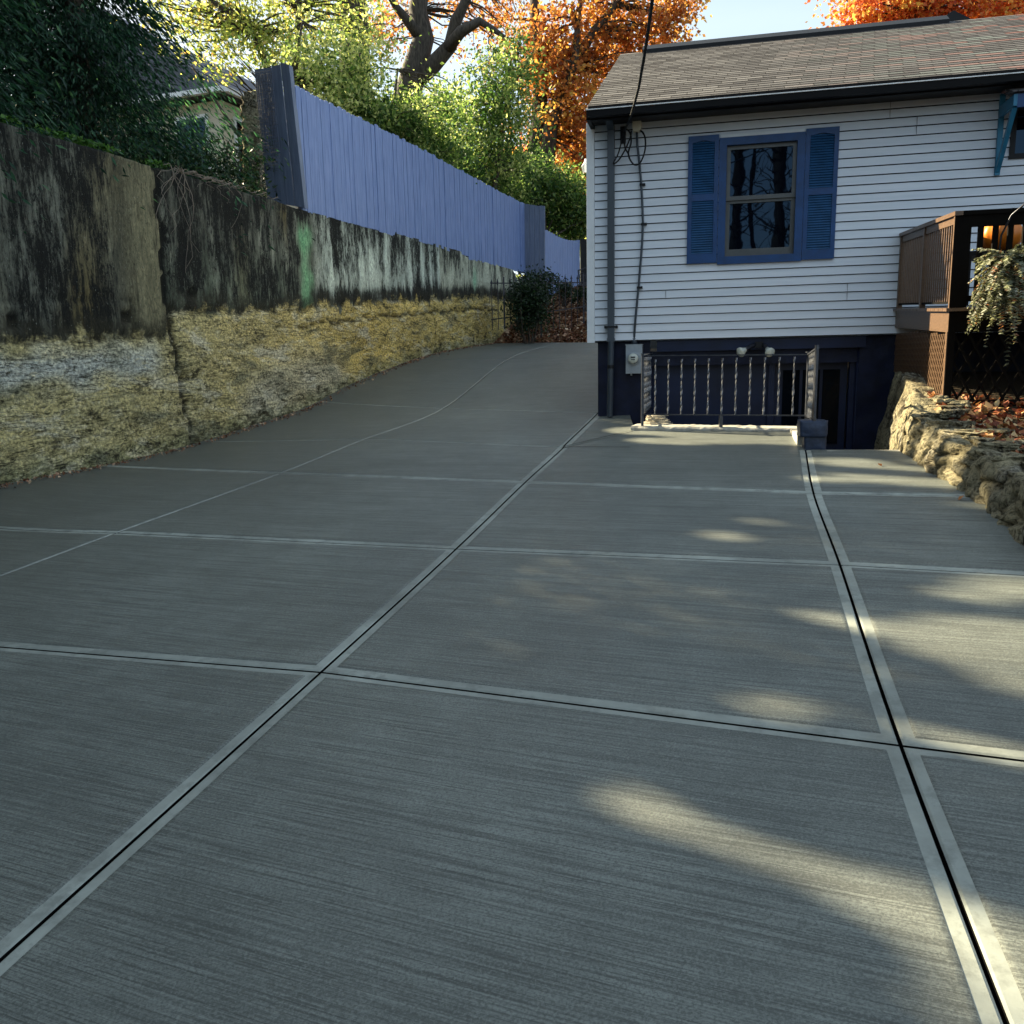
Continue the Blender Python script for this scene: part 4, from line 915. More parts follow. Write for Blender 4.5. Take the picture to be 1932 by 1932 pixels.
for k in range(46):
    y_=rr.uniform(2.2,7.6); x=sx(y_)+rr.uniform(.22,.6); zt=wtz(y_)
    def fr2(a,b,c,cx=x,cy=y_,an=rr.uniform(0,3),zz=zt+.0): return (cx+a*math.cos(an)-b*math.sin(an),cy+a*math.sin(an)+b*math.cos(an),zz+c)
    st_.rock((0,0,0),(rr.uniform(.12,.3),rr.uniform(.1,.2),rr.uniform(.04,.09)),rr.uniform(0,50),fr2,.35,7)
st_.build('coping_stones',M['rubble'],sw)
# ------------------------------------------------------------------ deck
dk=thing('deck','raised brown wooden deck with baluster railing and lattice skirt beside the house','deck',M=MH@Matrix.Translation((3.42,-2.2,-.7)))
DXa,DXb,DYa=3.42,9.0,-2.2
def fz(y): return .28+(.12)*(y/2.2)   # floor height sags outward
def dbx(mb,x0,x1,y0,y1,o0,o1):   # box following the sagging floor
    P=[(x,y,fz(y)+o) for o in (o0,o1) for x,y in ((x0,y0),(x1,y0),(x1,y1),(x0,y1))]; n=len(mb.v); mb.v+=[tuple(hw(*p)) for p in P]
    for f in ((0,3,2,1),(4,5,6,7),(0,1,5,4),(1,2,6,5),(2,3,7,6),(3,0,4,7)): mb.f.append(tuple(n+i for i in f)); mb.m.append(0)
mb=MB(); dbx(mb,DXa,DXa+.04,DYa,.0,-.205,-.028); mb.build('side_fascia',M['deck'],dk)
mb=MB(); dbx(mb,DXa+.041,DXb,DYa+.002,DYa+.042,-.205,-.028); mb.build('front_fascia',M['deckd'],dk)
mb=MB()
for k in range(16): dbx(mb,DXa-.03,DXb,DYa-.03+k*.139,DYa-.03+k*.139+.132,-.027,0)
mb.build('floor_boards',M['deck'],dk)
RH=.80
mb=MB(); dbx(mb,DXa-.01,DXa+.055,DYa-.02,-.01,RH-.035,RH); dbx(mb,DXa+.012,DXa+.04,DYa,-.01,RH-.10,RH-.036); mb.build('side_handrail',M['deck'],dk)
for yy in (DYa,-1.12,-.07):
    mb=MB(); dbx(mb,DXa-.0,DXa+.05,yy,yy+.05,0,RH-.036); mb.build('post',M['deck'],dk)
bt_=MB(); n=27
for k in range(n):
    y=DYa+.085+k*(2.08)/n
    if abs(y+1.10)<.045: continue
    dbx(bt_,DXa+.018,DXa+.031,y,y+.019,.055,RH-.10)
bt_.build('side_balusters',M['deck'],dk); mb=MB(); dbx(mb,DXa+.012,DXa+.04,DYa+.05,-.03,.035,.055); mb.build('bottom_rail',M['deckd'],dk)
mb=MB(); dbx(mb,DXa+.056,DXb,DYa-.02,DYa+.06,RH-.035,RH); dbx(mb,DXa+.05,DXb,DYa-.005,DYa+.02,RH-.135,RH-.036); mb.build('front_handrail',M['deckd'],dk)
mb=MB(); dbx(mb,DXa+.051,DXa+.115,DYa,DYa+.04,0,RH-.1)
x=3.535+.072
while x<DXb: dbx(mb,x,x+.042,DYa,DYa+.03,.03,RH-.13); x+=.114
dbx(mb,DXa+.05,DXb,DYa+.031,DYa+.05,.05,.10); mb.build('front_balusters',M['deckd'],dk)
def lattice(mb,fP,w,h0,h1,step=.085,ww=.026):
    # diagonals clipped to the panel
    for sg in (1,-1):
        k=-int(2/step)
        while k*step<w+2:
            pts_=[]
            for i in range(41):
                z=-.75+i*.75/40*1.0; 
                y=k*step+sg*(z+.4)*.55
                if 0<=y<=w and h0(y)<=z<=h1(y): pts_.append((y,z))
            if len(pts_)>1:
                a,b=pts_[0],pts_[-1]
                A=fP(a[0],a[1],.006*sg);B=fP(b[0],b[1],.006*sg); mb.bar(A,B,ww,.006,up=RT if fP.__name__=='fs' else AW)
            k+=1
def fs(y,z,o): return hw(DXa+.02+o,DYa+y,z)
def ffr(x,z,o): return hw(DXa+x,DYa+.03+o,z)
mb=MB(); lattice(mb,fs,2.2,lambda y:-.70+.13*y,lambda y:.07+.055*y-.13+.0*y,.062,.018); mb.build('side_lattice',M['deck'],dk)
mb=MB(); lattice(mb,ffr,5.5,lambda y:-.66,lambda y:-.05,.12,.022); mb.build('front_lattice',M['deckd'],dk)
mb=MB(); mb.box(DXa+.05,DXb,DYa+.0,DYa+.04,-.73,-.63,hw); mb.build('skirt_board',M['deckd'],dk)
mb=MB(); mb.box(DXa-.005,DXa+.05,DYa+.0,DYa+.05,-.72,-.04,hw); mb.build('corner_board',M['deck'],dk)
mb=MB(); dbx(mb,DXa-.004,DXa+.13,DYa-.006,DYa-.0005,.002,RH-.036); dbx(mb,DXa+.001,DXa+.06,DYa-.006,DYa-.0005,-.93,-.03); mb.build('front_shade_board',M['deckd'],dk)  # thin added dark boards paint shade on the corner's front faces
# objects on the deck
M['pumpkin']=paint('pumpkin_skin',(.72,.20,.012),.4,.25,6,bump=.2)
def pumpkin(c,R,lab):
    p=hw(*c); o_=thing('pumpkin',lab,'pumpkin',loc=p); mb=MB(); n=40;m=18; n0=0
    for j in range(m+1):
        ph=math.pi*j/m
        for i in range(n):
            a=2*math.pi*i/n; rr_=R*math.sin(ph)**.9*(1-.09*abs(math.cos(a*5))**3); mb.v.append((p[0]+rr_*math.cos(a),p[1]+rr_*math.sin(a),p[2]+R*.82+R*.80*math.cos(ph)-(R*.12*math.exp(-(math.sin(ph)*4)**2))*math.copysign(1,math.cos(ph))))
    for j in range(m):
        for i in range(n): mb.f.append((j*n+i,(j+1)*n+i,(j+1)*n+(i+1)%n,j*n+(i+1)%n)); mb.m.append(0)
    mb.build('skin',M['pumpkin'],o_,smooth=True); mb=MB(); mb.tube([p+UP*R*1.45,p+UP*R*1.62,p+UP*R*1.75+RT*.02],[.025,.018,.015],8); mb.build('stem',M['deckd'],o_)
pumpkin((3.95,-1.62,.66),.185,'bright orange pumpkin seen between the deck balusters'); 
tb=thing('deck_table','small black metal table behind the deck railing holding the pumpkin','table',M=MH@Matrix.Translation((3.95,-1.6,.2)))
mb=MB(); mb.box(3.62,4.5,-1.85,-1.35,.625,.66,hw); mb.build('table_top',M['black'],tb)
for x,y in ((3.65,-1.82),(4.47,-1.82),(3.65,-1.38),(4.47,-1.38)):
    mb=MB(); mb.box(x-.015,x+.015,y-.015,y+.015,.2,.625,hw); mb.build('leg',M['black'],tb)
# ------------------------------------------------------------------ foliage tools
def leafmesh(name,P,size,mats,seed,asp=.5,up=.35,dirs=None,shade=None,drop=True):
    r=np.random.default_rng(seed); P=np.asarray(P)
    if drop: P_k=keep(P); 
    else: P_k=np.ones(len(P),bool)
    if dirs is not None: dirs=dirs[P_k]
    P=P[P_k]; N=len(P)
    sz=size*(.6+.8*r.random(N))
    if dirs is None:
        d=r.normal(size=(N,3)); d[:,2]-=.35
    else: d=dirs+r.normal(size=(N,3))*.25
    d/=np.linalg.norm(d,axis=1)[:,None]
    nrm=r.normal(size=(N,3)); nrm[:,2]+=up*3; b=np.cross(d,nrm); b/=np.linalg.norm(b,axis=1)[:,None]+1e-9
    nn=np.cross(b,d)
    L=sz[:,None]; w=sz[:,None]*asp
    base=P-d*L*.5; tip=P+d*L*.5; l=P-b*w*.5+nn*w*.18-d*L*.06; rr_=P+b*w*.5+nn*w*.18-d*L*.06
    V=np.stack([base,rr_,tip,l],1).reshape(-1,3)
    me=bpy.data.meshes.new(name); me.vertices.add(4*N); me.vertices.foreach_set('co',V.ravel().astype(np.float32))
    me.loops.add(6*N); me.polygons.add(2*N); i=np.arange(N)*4
    idx=np.stack([i,i+1,i+2,i,i+2,i+3],1); me.loops.foreach_set('vertex_index',idx.ravel().astype(np.int32)); me.polygons.foreach_set('loop_start',(np.arange(2*N)*3).astype(np.int32)); 
    try: me.polygons.foreach_set('loop_total',np.full(2*N,3,dtype=np.int32))
    except Exception: pass
    me.update(calc_edges=True)
    cv=r.random(N) if shade is None else np.clip(shade[P_k]+r.normal(size=N)*.16,0,1)
    at_=me.attributes.new('tone','FLOAT','POINT'); at_.data.foreach_set('value',np.repeat(cv,4).astype(np.float32))
    me.materials.append(mats); return me
def leafmat(name,stops,trans=.5,rough=.5):
    t=NT(name); a=t.nd('ShaderNodeAttribute',attribute_name='tone'); c=t.ramp(a.outputs['Fac'],stops)
    t.set(c,rough,spec=.35); tl=t.nd('ShaderNodeBsdfTranslucent'); tc=t.mix(1.,c,(1.5,1.5,1.1),'MULTIPLY'); t.l.new(tc,tl.inputs[0])
    mx=t.nd('ShaderNodeMixShader'); mx.inputs[0].default_value=trans; t.l.new(t.b.outputs[0],mx.inputs[1]); t.l.new(tl.outputs[0],mx.inputs[2]); t.l.new(mx.outputs[0],t.n['Material Output'].inputs[0]); return t.mat
M['lgreen']=leafmat('sunlit_green_leaves',[(0,(.018,.045,.014)),(.35,(.055,.12,.032)),(.65,(.19,.28,.08)),(1,(.62,.64,.30))],.55)
M['lyel']=leafmat('yellow_green_leaves',[(0,(.10,.16,.04)),(.4,(.28,.34,.09)),(.75,(.58,.58,.22)),(1,(.58,.34,.10))],.55)
M['lor']=leafmat('orange_maple_leaves',[(0,(.16,.05,.02)),(.35,(.36,.13,.04)),(.7,(.52,.25,.07)),(1,(.58,.42,.11))],.5)
M['lred']=leafmat('red_maple_leaves',[(0,(.36,.07,.04)),(.4,(.56,.16,.06)),(.75,(.68,.32,.09)),(1,(.70,.52,.13))],.5)
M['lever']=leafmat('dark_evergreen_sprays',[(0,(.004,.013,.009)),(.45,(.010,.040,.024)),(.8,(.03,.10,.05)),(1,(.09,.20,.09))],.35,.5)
M['ldark']=leafmat('dark_shrub_leaves',[(0,(.006,.014,.006)),(.6,(.014,.035,.012)),(1,(.03,.07,.02))],.2)
M['lcover']=leafmat('ground_cover_leaves',[(0,(.02,.06,.01)),(.6,(.06,.16,.03)),(1,(.14,.28,.06))],.4)
M['fern']=leafmat('fern_fronds',[(0,(.03,.035,.022)),(.45,(.13,.14,.09)),(.8,(.36,.38,.28)),(.93,(.5,.5,.42)),(1,(.30,.13,.06))],.35)
M['litter']=leafmat('dead_leaves',[(0,(.05,.02,.012)),(.35,(.16,.06,.03)),(.7,(.34,.18,.11)),(1,(.62,.48,.34))],.1,.7)
M['litter2']=leafmat('red_brown_dead_leaves',[(0,(.08,.02,.012)),(.4,(.28,.07,.03)),(.75,(.48,.22,.08)),(1,(.70,.55,.30))],.1,.7)
def clumps(cs,seed,sub=60,sig=.28,shell=.55):
    """cs: (center, radii, nleaves) -> leaf positions gathered in uneven tufts, and a per-leaf tone"""
    r=np.random.default_rng(seed); P=[];T=[]
    for c,rad,n in cs:
        c=np.array(c);rad=np.array(rad) if hasattr(rad,'__len__') else np.array([rad]*3)
        ns_=max(3,n//sub); d=r.normal(size=(ns_,3)); d/=np.linalg.norm(d,axis=1)[:,None]; q=r.random(ns_)**(1/ (1+2*shell)); cen=c+d*rad*q[:,None]
        k=r.integers(0,ns_,n); s=sig*(.5+r.random(ns_))[k][:,None]; pp=cen[k]+r.normal(size=(n,3))*s*np.minimum(1,rad/np.mean(rad)); P.append(pp); T.append((.5+.35*r.normal(size=ns_)*.6)[k])
    return np.concatenate(P),np.clip(np.concatenate(T),0,1),None
def limbs(mb,root,targets,r0_,seed,bend=.15,k=6):
    r=random.Random(seed)
    for tg in targets:
        a=np.array(root(r) if callable(root) else root); b=np.array(tg); L=np.linalg.norm(b-a); n=6
        off=np.array([r.uniform(-1,1),r.uniform(-1,1),r.uniform(-.2,1)])*L*bend
        pts_=[a+(b-a)*i/n+off*math.sin(math.pi*i/n)+np.array([r.uniform(-1,1) for _ in range(3)])*L*.02*(0<i<n) for i in range(n+1)]
        mb.tube(pts_,[r0_*(1-i/(n+.4))**.8 for i in range(n+1)],k,cap=False)
def tree(name,label,cat,base,trunks,cl,leafm,size,seed,n_l=14,lr=.05,asp=.55,up=.3,sub=60,sig=.28,bark='bark',group=None,shade_add=0,root=None,dens=1.,leafname='crown'):
    o_=thing(name,label,cat,loc=base,group=group); mb=MB()
    for pts_,rad in trunks: mb.tube(pts_,rad,12,jit=.18)
    P,T,_=clumps([(a,b,int(c*dens)) for a,b,c in cl],seed,sub,sig)
    r=np.random.default_rng(seed+1); tg=P[r.integers(0,len(P),n_l)]
    allp=[np.array(p) for pts_,_ in trunks for p in pts_[len(pts_)//3:]]
    lm=MB()
    for q in tg:
        c_=[p for p in allp if p[2]<q[2]+.3] or allp
        j=min(range(len(c_)),key=lambda i:np.linalg.norm(c_[i]-q)+.6*abs(c_[i][2]-q[2])); limbs(lm,c_[j],[q],lr,int(q[0]*1000)%9999,.12)
    mb.build('trunk',M[bark],o_,smooth=True)
    lm.build('limbs',M[bark],o_,smooth=True)
    me=leafmesh(leafname,P,size,leafm,seed,asp,up,shade=np.clip(T+shade_add,0,1)); v=bpy.data.objects.new(leafname,me); COL.objects.link(v)
    me.transform(WM[o_.name].inverted()); v.parent=o_
    return o_
def px(u,v,y): return at(u,v,y)
# ---- evergreens over the wall (upper left)
def evergreen(label,cx,cy,zb,h,rad,n,seed,lean=0,topr=.12,sz=.10,asp=.24):
    o_=thing('evergreen_tree',label,'evergreen tree',loc=(cx,cy,zb),group='dark evergreens above the retaining wall')
    mb=MB(); mb.tube([(cx,cy,zb-.1),(cx+.05,cy,zb+h*.5),(cx,cy,zb+h)],[.2,.12,.02],9); mb.build('trunk',M['bark'],o_,smooth=True)
    r=np.random.default_rng(seed); nb=n//70; P=[];D=[];T=[]
    for i in range(nb):
        f=r.random()**.8; z=zb+.05+h*f*.98; rr_=rad*(1-f*(1-topr))*(.9+.25*r.random()); a=r.random()*2*math.pi
        L=rr_*(.55+.5*r.random()); m=70; t=r.random(m)**.6
        dirv=np.array([math.cos(a),math.sin(a)])
        x=cx+dirv[0]*L*t+r.normal(size=m)*.13; y=cy+dirv[1]*L*t+r.normal(size=m)*.13; zz=z+.25*L*t-.55*L*t*t+r.normal(size=m)*.09
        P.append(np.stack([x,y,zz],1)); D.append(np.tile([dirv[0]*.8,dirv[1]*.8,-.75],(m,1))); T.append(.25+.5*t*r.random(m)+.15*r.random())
    P=np.concatenate(P);D=np.concatenate(D);T=np.concatenate(T)
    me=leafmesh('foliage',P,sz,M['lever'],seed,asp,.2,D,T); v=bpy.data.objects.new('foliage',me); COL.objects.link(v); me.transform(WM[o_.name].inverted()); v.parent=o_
evergreen('dark drooping evergreen above the wall at the left edge of the photo',-7.3,9.4,3.7,9.5,3.0,150000,11,topr=.45)
evergreen('dark drooping evergreen nearest the grey mesh covered fence panel',-6.15,13.2,3.7,7.4,3.1,170000,12,topr=.25)
evergreen('tall dark evergreen behind the other two over the wall',-8.8,14,3.8,11,3.0,70000,13,topr=.55,sz=.17)
evergreen('unseen evergreen added to shade the driveway, nearest the street end of the wall',-8.3,5.4,3.5,11,3.3,70000,14,topr=.7,sz=.24,asp=.35)  # out of view, added to shade the near driveway
evergreen('unseen evergreen added to shade the driveway, over the near end of the wall',-8.0,1.2,3.2,10,3.3,60000,15,topr=.7,sz=.24,asp=.35)  # out of view, added as more cover against the sun
evergreen('unseen evergreen added to fill gaps in the shade, set back above the wall',-10.2,8.0,3.6,11.5,3.6,80000,16,topr=.7,sz=.24,asp=.35)  # out of view, added to close a sun gap over the foreground
# low dark shrub at foot of fence panel
P,T,_=clumps([((-4.6,13.6,4.3),(.9,.8,.7),5000),((-5.3,12.4,4.2),(.9,.8,.55),4000)],31,40,.2)
o_=thing('wall_top_shrub','scrubby dark shrub on the wall beside the grey fence panel','shrub',loc=(-4.6,13.6,3.8)); me=leafmesh('foliage',P,.09,M['ldark'],31,.35,.3,shade=T+.2); v=bpy.data.objects.new('foliage',me); COL.objects.link(v); me.transform(WM[o_.name].inverted()); v.parent=o_
mb=MB(); limbs(mb,(-4.7,13.5,3.8),P[::700],.02,3,k=5); mb.build('stems',M['bark'],o_)
# ground cover along wall top
r=np.random.default_rng(5); n=3600; s=r.uniform(-3.5,1.6,n); dens=np.array([.3+1.3*nz3(a*1.4,3) for a in s]); kx=r.random(n)<dens; s=s[kx]; off=-.03-np.abs(r.normal(size=len(s)))*.12
P=WP+np.outer(s,fd)+np.outer(off,fn); P[:,2]=3.95+.05*r.random(len(s))+.03
me=leafmesh('wall_top_ground_cover',P,.055,M['lcover'],6,.7,.6,drop=False); v=bpy.data.objects.new('wall_top_ground_cover',me); COL.objects.link(v); tag(v,'small bright green ground cover creeping along the wall top','ground cover',kind='stuff')
# dead vines hanging over the wall
vn=thing('dead_vine','pale dead vines trailing over the top of the wall near its crack','vine',loc=wl(1.5,.05,3.9)); mb=MB(); rr=random.Random(2)
for k in range(16):
    s0_=1.25+rr.random()*1.6 if k>5 else 1.3+rr.random()*.4; L=rr.uniform(.3,1.3) if k<8 else rr.uniform(.1,.35); p=[]; 
    for i in range(9): f=i/8; p.append(wl(s0_+.12*math.sin(f*4+k)+.1*f*rr.uniform(-1,1),.05+.03*math.sin(f*6+k),3.97-L*f+.05*math.sin(f*3)))
    mb.tube(p,[.006*(1-f/12) for f in range(9)],4,cap=False)
for k in range(10):
    s0_=rr.uniform(1.2,3.4); p=[wl(s0_+i*.09,.0+.03*math.sin(i*2+k),3.98+.03*math.sin(i*1.7+k)) for i in range(8)]; mb.tube(p,.005,4,cap=False)
mb.build('stems',M['barkl'],vn)
# ---- green shrubs and trees behind the fence
GRP='leafy shrubs behind the blue fence'
def pz(x,y): return np.array([x,y,3.8])
tree('shrub_tree','bright green leafy shrub tree rising highest behind the middle of the blue fence','shrub',pz(-.5,23),[([(-.6,23,3.7),(-.5,23,5),(-.2,23,6.4),(.1,23,8)],[.10,.08,.06,.02]),([(-.7,23,3.7),(-1.2,23,5.2),(-1.6,22.8,6.8)],[.08,.06,.02])],
  [(px(945,170,23),(1.,1.2,1.0),5200),(px(890,205,23),(1.1,1.2,.8),4200),(px(960,260,23.5),(.9,1.3,.9),4500),(px(855,250,22.5),(1.1,1.2,.7),4000),(px(965,115,23.5),(.6,.9,.55),1700),(px(900,300,23),(1.2,1,.6),3800)],M['lgreen'],.10,41,70,.028,group=GRP,shade_add=.05,dens=.6,sub=45,sig=.24)
tree('shrub_tree','green shrub tree leaning over the fence boards just left of the tallest shrub','shrub',pz(-3,19.5),[([(-3,19.5,3.7),(-2.8,19.4,5.2),(-2.4,19.2,6.6),(-2.2,19,7.6)],[.09,.07,.05,.02])],
  [(px(745,225,19.5),(1.0,1,.6),3600),(px(800,240,19.8),(1.0,1,.6),3600),(px(705,215,19),(.8,.9,.5),2300),(px(760,275,19.5),(1.0,.9,.4),3000),(px(825,285,20.3),(.9,.9,.45),2600),(px(690,170,19),(.7,.8,.5),1100),(px(840,180,20.5),(.7,.8,.4),1100)],M['lgreen'],.09,42,80,.022,group=GRP,dens=.6,sub=40,sig=.22)
tree('shrub_tree','loose green and yellow shrub tree just behind the leaning grey fence panel','shrub',pz(-4.4,18),[([(-4.6,18,3.7),(-4.4,17.8,5.4),(-4.1,17.6,6.9),(-3.8,17.5,8.0)],[.07,.05,.035,.015]),([(-4.3,18,3.7),(-5.2,17.8,6),(-6.0,17.6,7.3)],[.06,.04,.015])],
  [(px(600,150,17.5),(.8,.9,.5),1700),(px(560,125,18),(.8,.9,.35),900),(px(640,120,18),(.8,.9,.55),1300),(px(610,70,18),(.9,1,.4),700),(px(655,170,18),(.6,.8,.45),1500),(px(700,105,18),(.6,.8,.5),700),(px(635,195,17.5),(.6,.6,.35),1300)],M['lgreen'],.09,43,90,.016,group=GRP,shade_add=.3,sub=14,sig=.2,dens=.75)
tree('shrub_tree','rounded dark green bush behind the low end of the fence near the house','shrub',pz(1.2,26.8),[([(1.2,27.2,3.6),(1.2,27.2,5.2)],[.10,.04])],
  [(px(1000,350,27),(1.0,1.,.8),3600),(px(1045,365,27.3),(1.1,1.,.8),4600),(px(1078,395,28.3),(.8,1.,.65),3800),(px(950,335,26),(1.0,1.,.5),3000),(px(1000,395,27.5),(1.1,1,.5),2600),(px(1050,415,28.5),(1.1,1,.6),3200),(px(1088,430,29),(.5,.8,.5),1800)],M['lgreen'],.12,44,20,.03,group=GRP,shade_add=-.2)
tree('hedge','low green hedge filling in along the back of the blue fence boards','hedge',pz(-1,21.5),[([(-1,21.7,3.7),(-1,21.7,5.6)],[.06,.03])],
  [(px(720,245,19.4),(.8,.5,.4),2200),(px(790,290,20.6),(.9,.5,.4),2600),(px(850,320,22),(.9,.5,.4),2600),(px(900,345,23.6),(.9,.5,.4),2600),(px(950,365,25),(.9,.5,.45),2600),(px(665,220,18),(.6,.4,.3),1800)],M['lgreen'],.10,45,12,.02,shade_add=-.08,sub=45,sig=.2)
# ---- airy yellow tree, upper left
tree('ash_tree','airy yellow green tree arching over the neighbouring house at upper left','tree',pz(-6.5,19),[([(-4.5,20,3.7),(-4.6,19.8,6.5),(-5.3,19.5,8.6),(-7,19.3,9.8)],[.13,.10,.07,.03]),([(-4.6,19.8,6.6),(-4.3,19.5,9),(-4,19.3,11)],[.08,.06,.02])],
  [(px(420,40,19.5),(1.4,1.2,.8),2600),(px(500,60,19.5),(1.2,1.2,.6),2300),(px(430,90,19),(1.0,1,.3),1100),(px(560,20,20),(1.5,1.3,.7),2200),(px(350,10,20),(1.3,1.2,.8),2400),(px(640,30,20.5),(1.2,1.2,.8),1700),(px(500,-60,20),(2,1.5,1),2600),(px(560,120,19),(.8,.8,.4),900),(px(425,135,18.6),(.35,.4,.14),260)],M['lyel'],.11,51,170,.026,.5,.2,14,.26,dens=.40)
# ---- big dark trunks
def bigtree(label,base,trunks,cl,lm,size,seed,nl,lr=.1,**k): return tree('oak_tree',label,'tree',base,trunks,cl,lm,size,seed,nl,lr,group='large bare trunked trees behind the shrubs',**k)
p0=px(668,130,27)
bigtree('thick straight dark trunk behind the shrubs left of the forked trunk',(p0[0],p0[1],3.8),[([(p0[0]+.1,27,3.7),tuple(px(668,130,27)),tuple(px(668,60,27)),tuple(px(664,0,27)),tuple(px(655,-120,27)),tuple(px(640,-300,27))],[.6,.46,.44,.4,.34,.25])],
  [(px(640,40,26.3),(.9,.8,1.4),1500),(px(700,70,26.3),(.6,.7,.9),900),(px(620,-150,27),(3,2,2),4200)],M['lyel'],.13,61,90,.03,dens=.3,bark='bark2')
bigtree('forked twisting dark trunk with wide crooked limbs against the sky',(-2.2,29,3.8),[([tuple(px(800,330,29)),tuple(px(770,175,29)),tuple(px(782,130,29)),tuple(px(800,70,29)),tuple(px(788,20,29)),tuple(px(800,-60,29)),tuple(px(790,-250,29))],[.5,.46,.4,.33,.29,.25,.2]),
   ([tuple(px(775,160,29)),tuple(px(815,125,28.8)),tuple(px(850,85,28.5)),tuple(px(860,40,28.3)),tuple(px(880,0,28)),tuple(px(905,-60,28))],[.3,.27,.22,.18,.14,.08]),
   ([tuple(px(845,90,28.5)),tuple(px(870,60,28)),tuple(px(905,40,28)),tuple(px(930,55,28)),tuple(px(960,75,28))],[.2,.17,.12,.09,.04]),([tuple(px(800,80,29)),tuple(px(770,40,28.6)),tuple(px(745,10,28.4)),tuple(px(720,-30,28))],[.2,.15,.1,.05])],
  [(px(740,60,30),(1.4,1.4,1.2),900),(px(860,20,31),(1.6,1.5,1),1000),(px(960,20,31),(1.6,1.5,1.2),1200),(px(720,20,31),(1.2,1.5,1),700),(px(930,60,31),(1.6,1.5,1.2),1300),(px(820,-200,30),(4,3,2),3000)],M['lor'],.14,62,110,.03,dens=.55,sub=20,bark='bark2')
# ---- orange maples
def maple(label,base,trunks,cl,lm,seed,nl=60,size=.17,**k): return tree('maple_tree',label,'maple tree',base,trunks,cl,lm,size,seed,nl,.05,.75,.3,34,.36,group='maples in autumn colour',dens=.66,**k)
maple('orange leaved maple with two pale trunks between the green shrubs and the roof',(1.6,35,3.8),
  [([tuple(px(1012,330,35)),tuple(px(1015,250,35)),tuple(px(1020,150,35)),tuple(px(1010,40,35)),tuple(px(1005,-80,35))],[.36,.33,.27,.2,.1]),([tuple(px(1030,330,34.6)),tuple(px(1040,230,34.6)),tuple(px(1075,130,34.6)),tuple(px(1120,60,34.6)),tuple(px(1160,10,34.6)),tuple(px(1200,-60,34.6))],[.3,.27,.22,.17,.12,.06]),
   ([tuple(px(1050,200,34.6)),tuple(px(1085,120,34)),tuple(px(1090,40,34)),tuple(px(1100,-40,34))],[.16,.14,.1,.05])],
  [(px(1060,160,35),(1.7,1.6,1.7),5200),(px(1085,240,35),(1.2,1.4,1.5),3600),(px(1050,90,35),(1.6,1.6,1.2),2600),(px(1130,110,35.5),(1.5,1.5,1.2),2500),(px(1190,60,35.5),(1.7,1.6,1.1),2500),(px(1250,40,36),(1.2,1.3,1.0),1900),(px(1130,10,35),(2,1.6,1),2200),(px(1270,10,36),(.9,1,.6),700),(px(1060,330,37),(1.4,1.4,.9),1800),(px(1100,300,37),(1,1.2,1),1600),(px(985,60,35.5),(1.2,1.2,1.6),900),(px(1180,160,36),(1.0,1.2,.9),900),(px(1150,-120,36),(3.5,3,2),3600)],M['lor'],71,150)
maple('red and orange maple crown showing above the far right of the roof',(15,34,3.8),[([(15,34,3.5),(15,34,9),(15.2,34,14)],[.4,.3,.15])],
  [(px(1640,20,34),(1.2,1.5,.9),1800),(px(1700,20,34),(1.6,1.6,1.1),3200),(px(1770,15,34),(1.8,1.6,1.2),3800),(px(1850,10,34),(1.7,1.6,1.1),3600),(px(1930,0,34),(1.6,1.6,1.2),3000),(px(1720,-80,34),(3.5,2.5,1.8),5000),(px(1590,25,34.5),(.6,.8,.5),420)],M['lred'],72,60)
maple('small deep orange maple low down between the bush and the house corner',(2.6,40,3.8),[([(2.4,40,3.7),(2.5,40,6.5)],[.2,.1])],[(px(1050,290,40),(1.6,1.4,1.4),2400),(px(1095,330,40),(1.2,1.4,1.3),2200),(px(1000,280,41),(1.2,1.2,1),1300)],M['lred'],73,14,.18)
# distant wooded backdrop, far behind everything
r=np.random.default_rng(9); cl=[]
for k in range(46):
    x=-60+k*3.1+r.normal()*1.5; y=78+r.normal()*6; h=7+r.random()*7; cl.append(((x,y,3+h*.55),(3.4,3,h*.55),1500))
P,T,_=clumps(cl,81,50,.8); me=leafmesh('distant_woods',P,.55,M['lyel'],81,.6,.3,shade=T*.8+.1,drop=False); v=bpy.data.objects.new('distant_woods',me); COL.objects.link(v); tag(v,'thin autumn woods far behind the gardens','woods',kind='stuff')
# ---- dark shrub, potted shrubs near the iron fence
def shrub(label,c,rad,n,size,seed,mat='ldark',stem=True,cat='shrub',name='shrub',pot=None):
    o_=thing(name,label,cat,loc=(c[0],c[1],c[2]-rad[2])); P,T,_=clumps([(c,rad,n)],seed,40,min(rad)*.3); me=leafmesh('foliage',P,size,M[mat],seed,.5,.3,shade=T,drop=False); v=bpy.data.objects.new('foliage',me); COL.objects.link(v); me.transform(WM[o_.name].inverted()); v.parent=o_
    mb=MB(); zb=gh(c[0],c[1]); limbs(mb,(c[0],c[1],zb-.05),list(P[::max(1,n//10)]),.018,seed,k=5); mb.build('stems',M['bark'],o_)
    return o_
c=px(998,580,20.4); shrub('dark untidy shrub growing in the leaves in front of the iron fence',c,(.52,.4,.62),5200,.07,91)
c=px(1015,540,22.5); shrub('dark green shrub behind the iron fence at the end of the wall',c,(.5,.4,.35),2200,.08,92)
c=px(1064,545,23.5); shrub('small round dark bush behind the picket fence in front of the scooped fence',c,(.25,.25,.2),1400,.05,93)
c=px(1100,555,22.5); shrub('low dark leafy bush tucked against the house corner behind the railings',c,(.5,.3,.2),1600,.06,94)
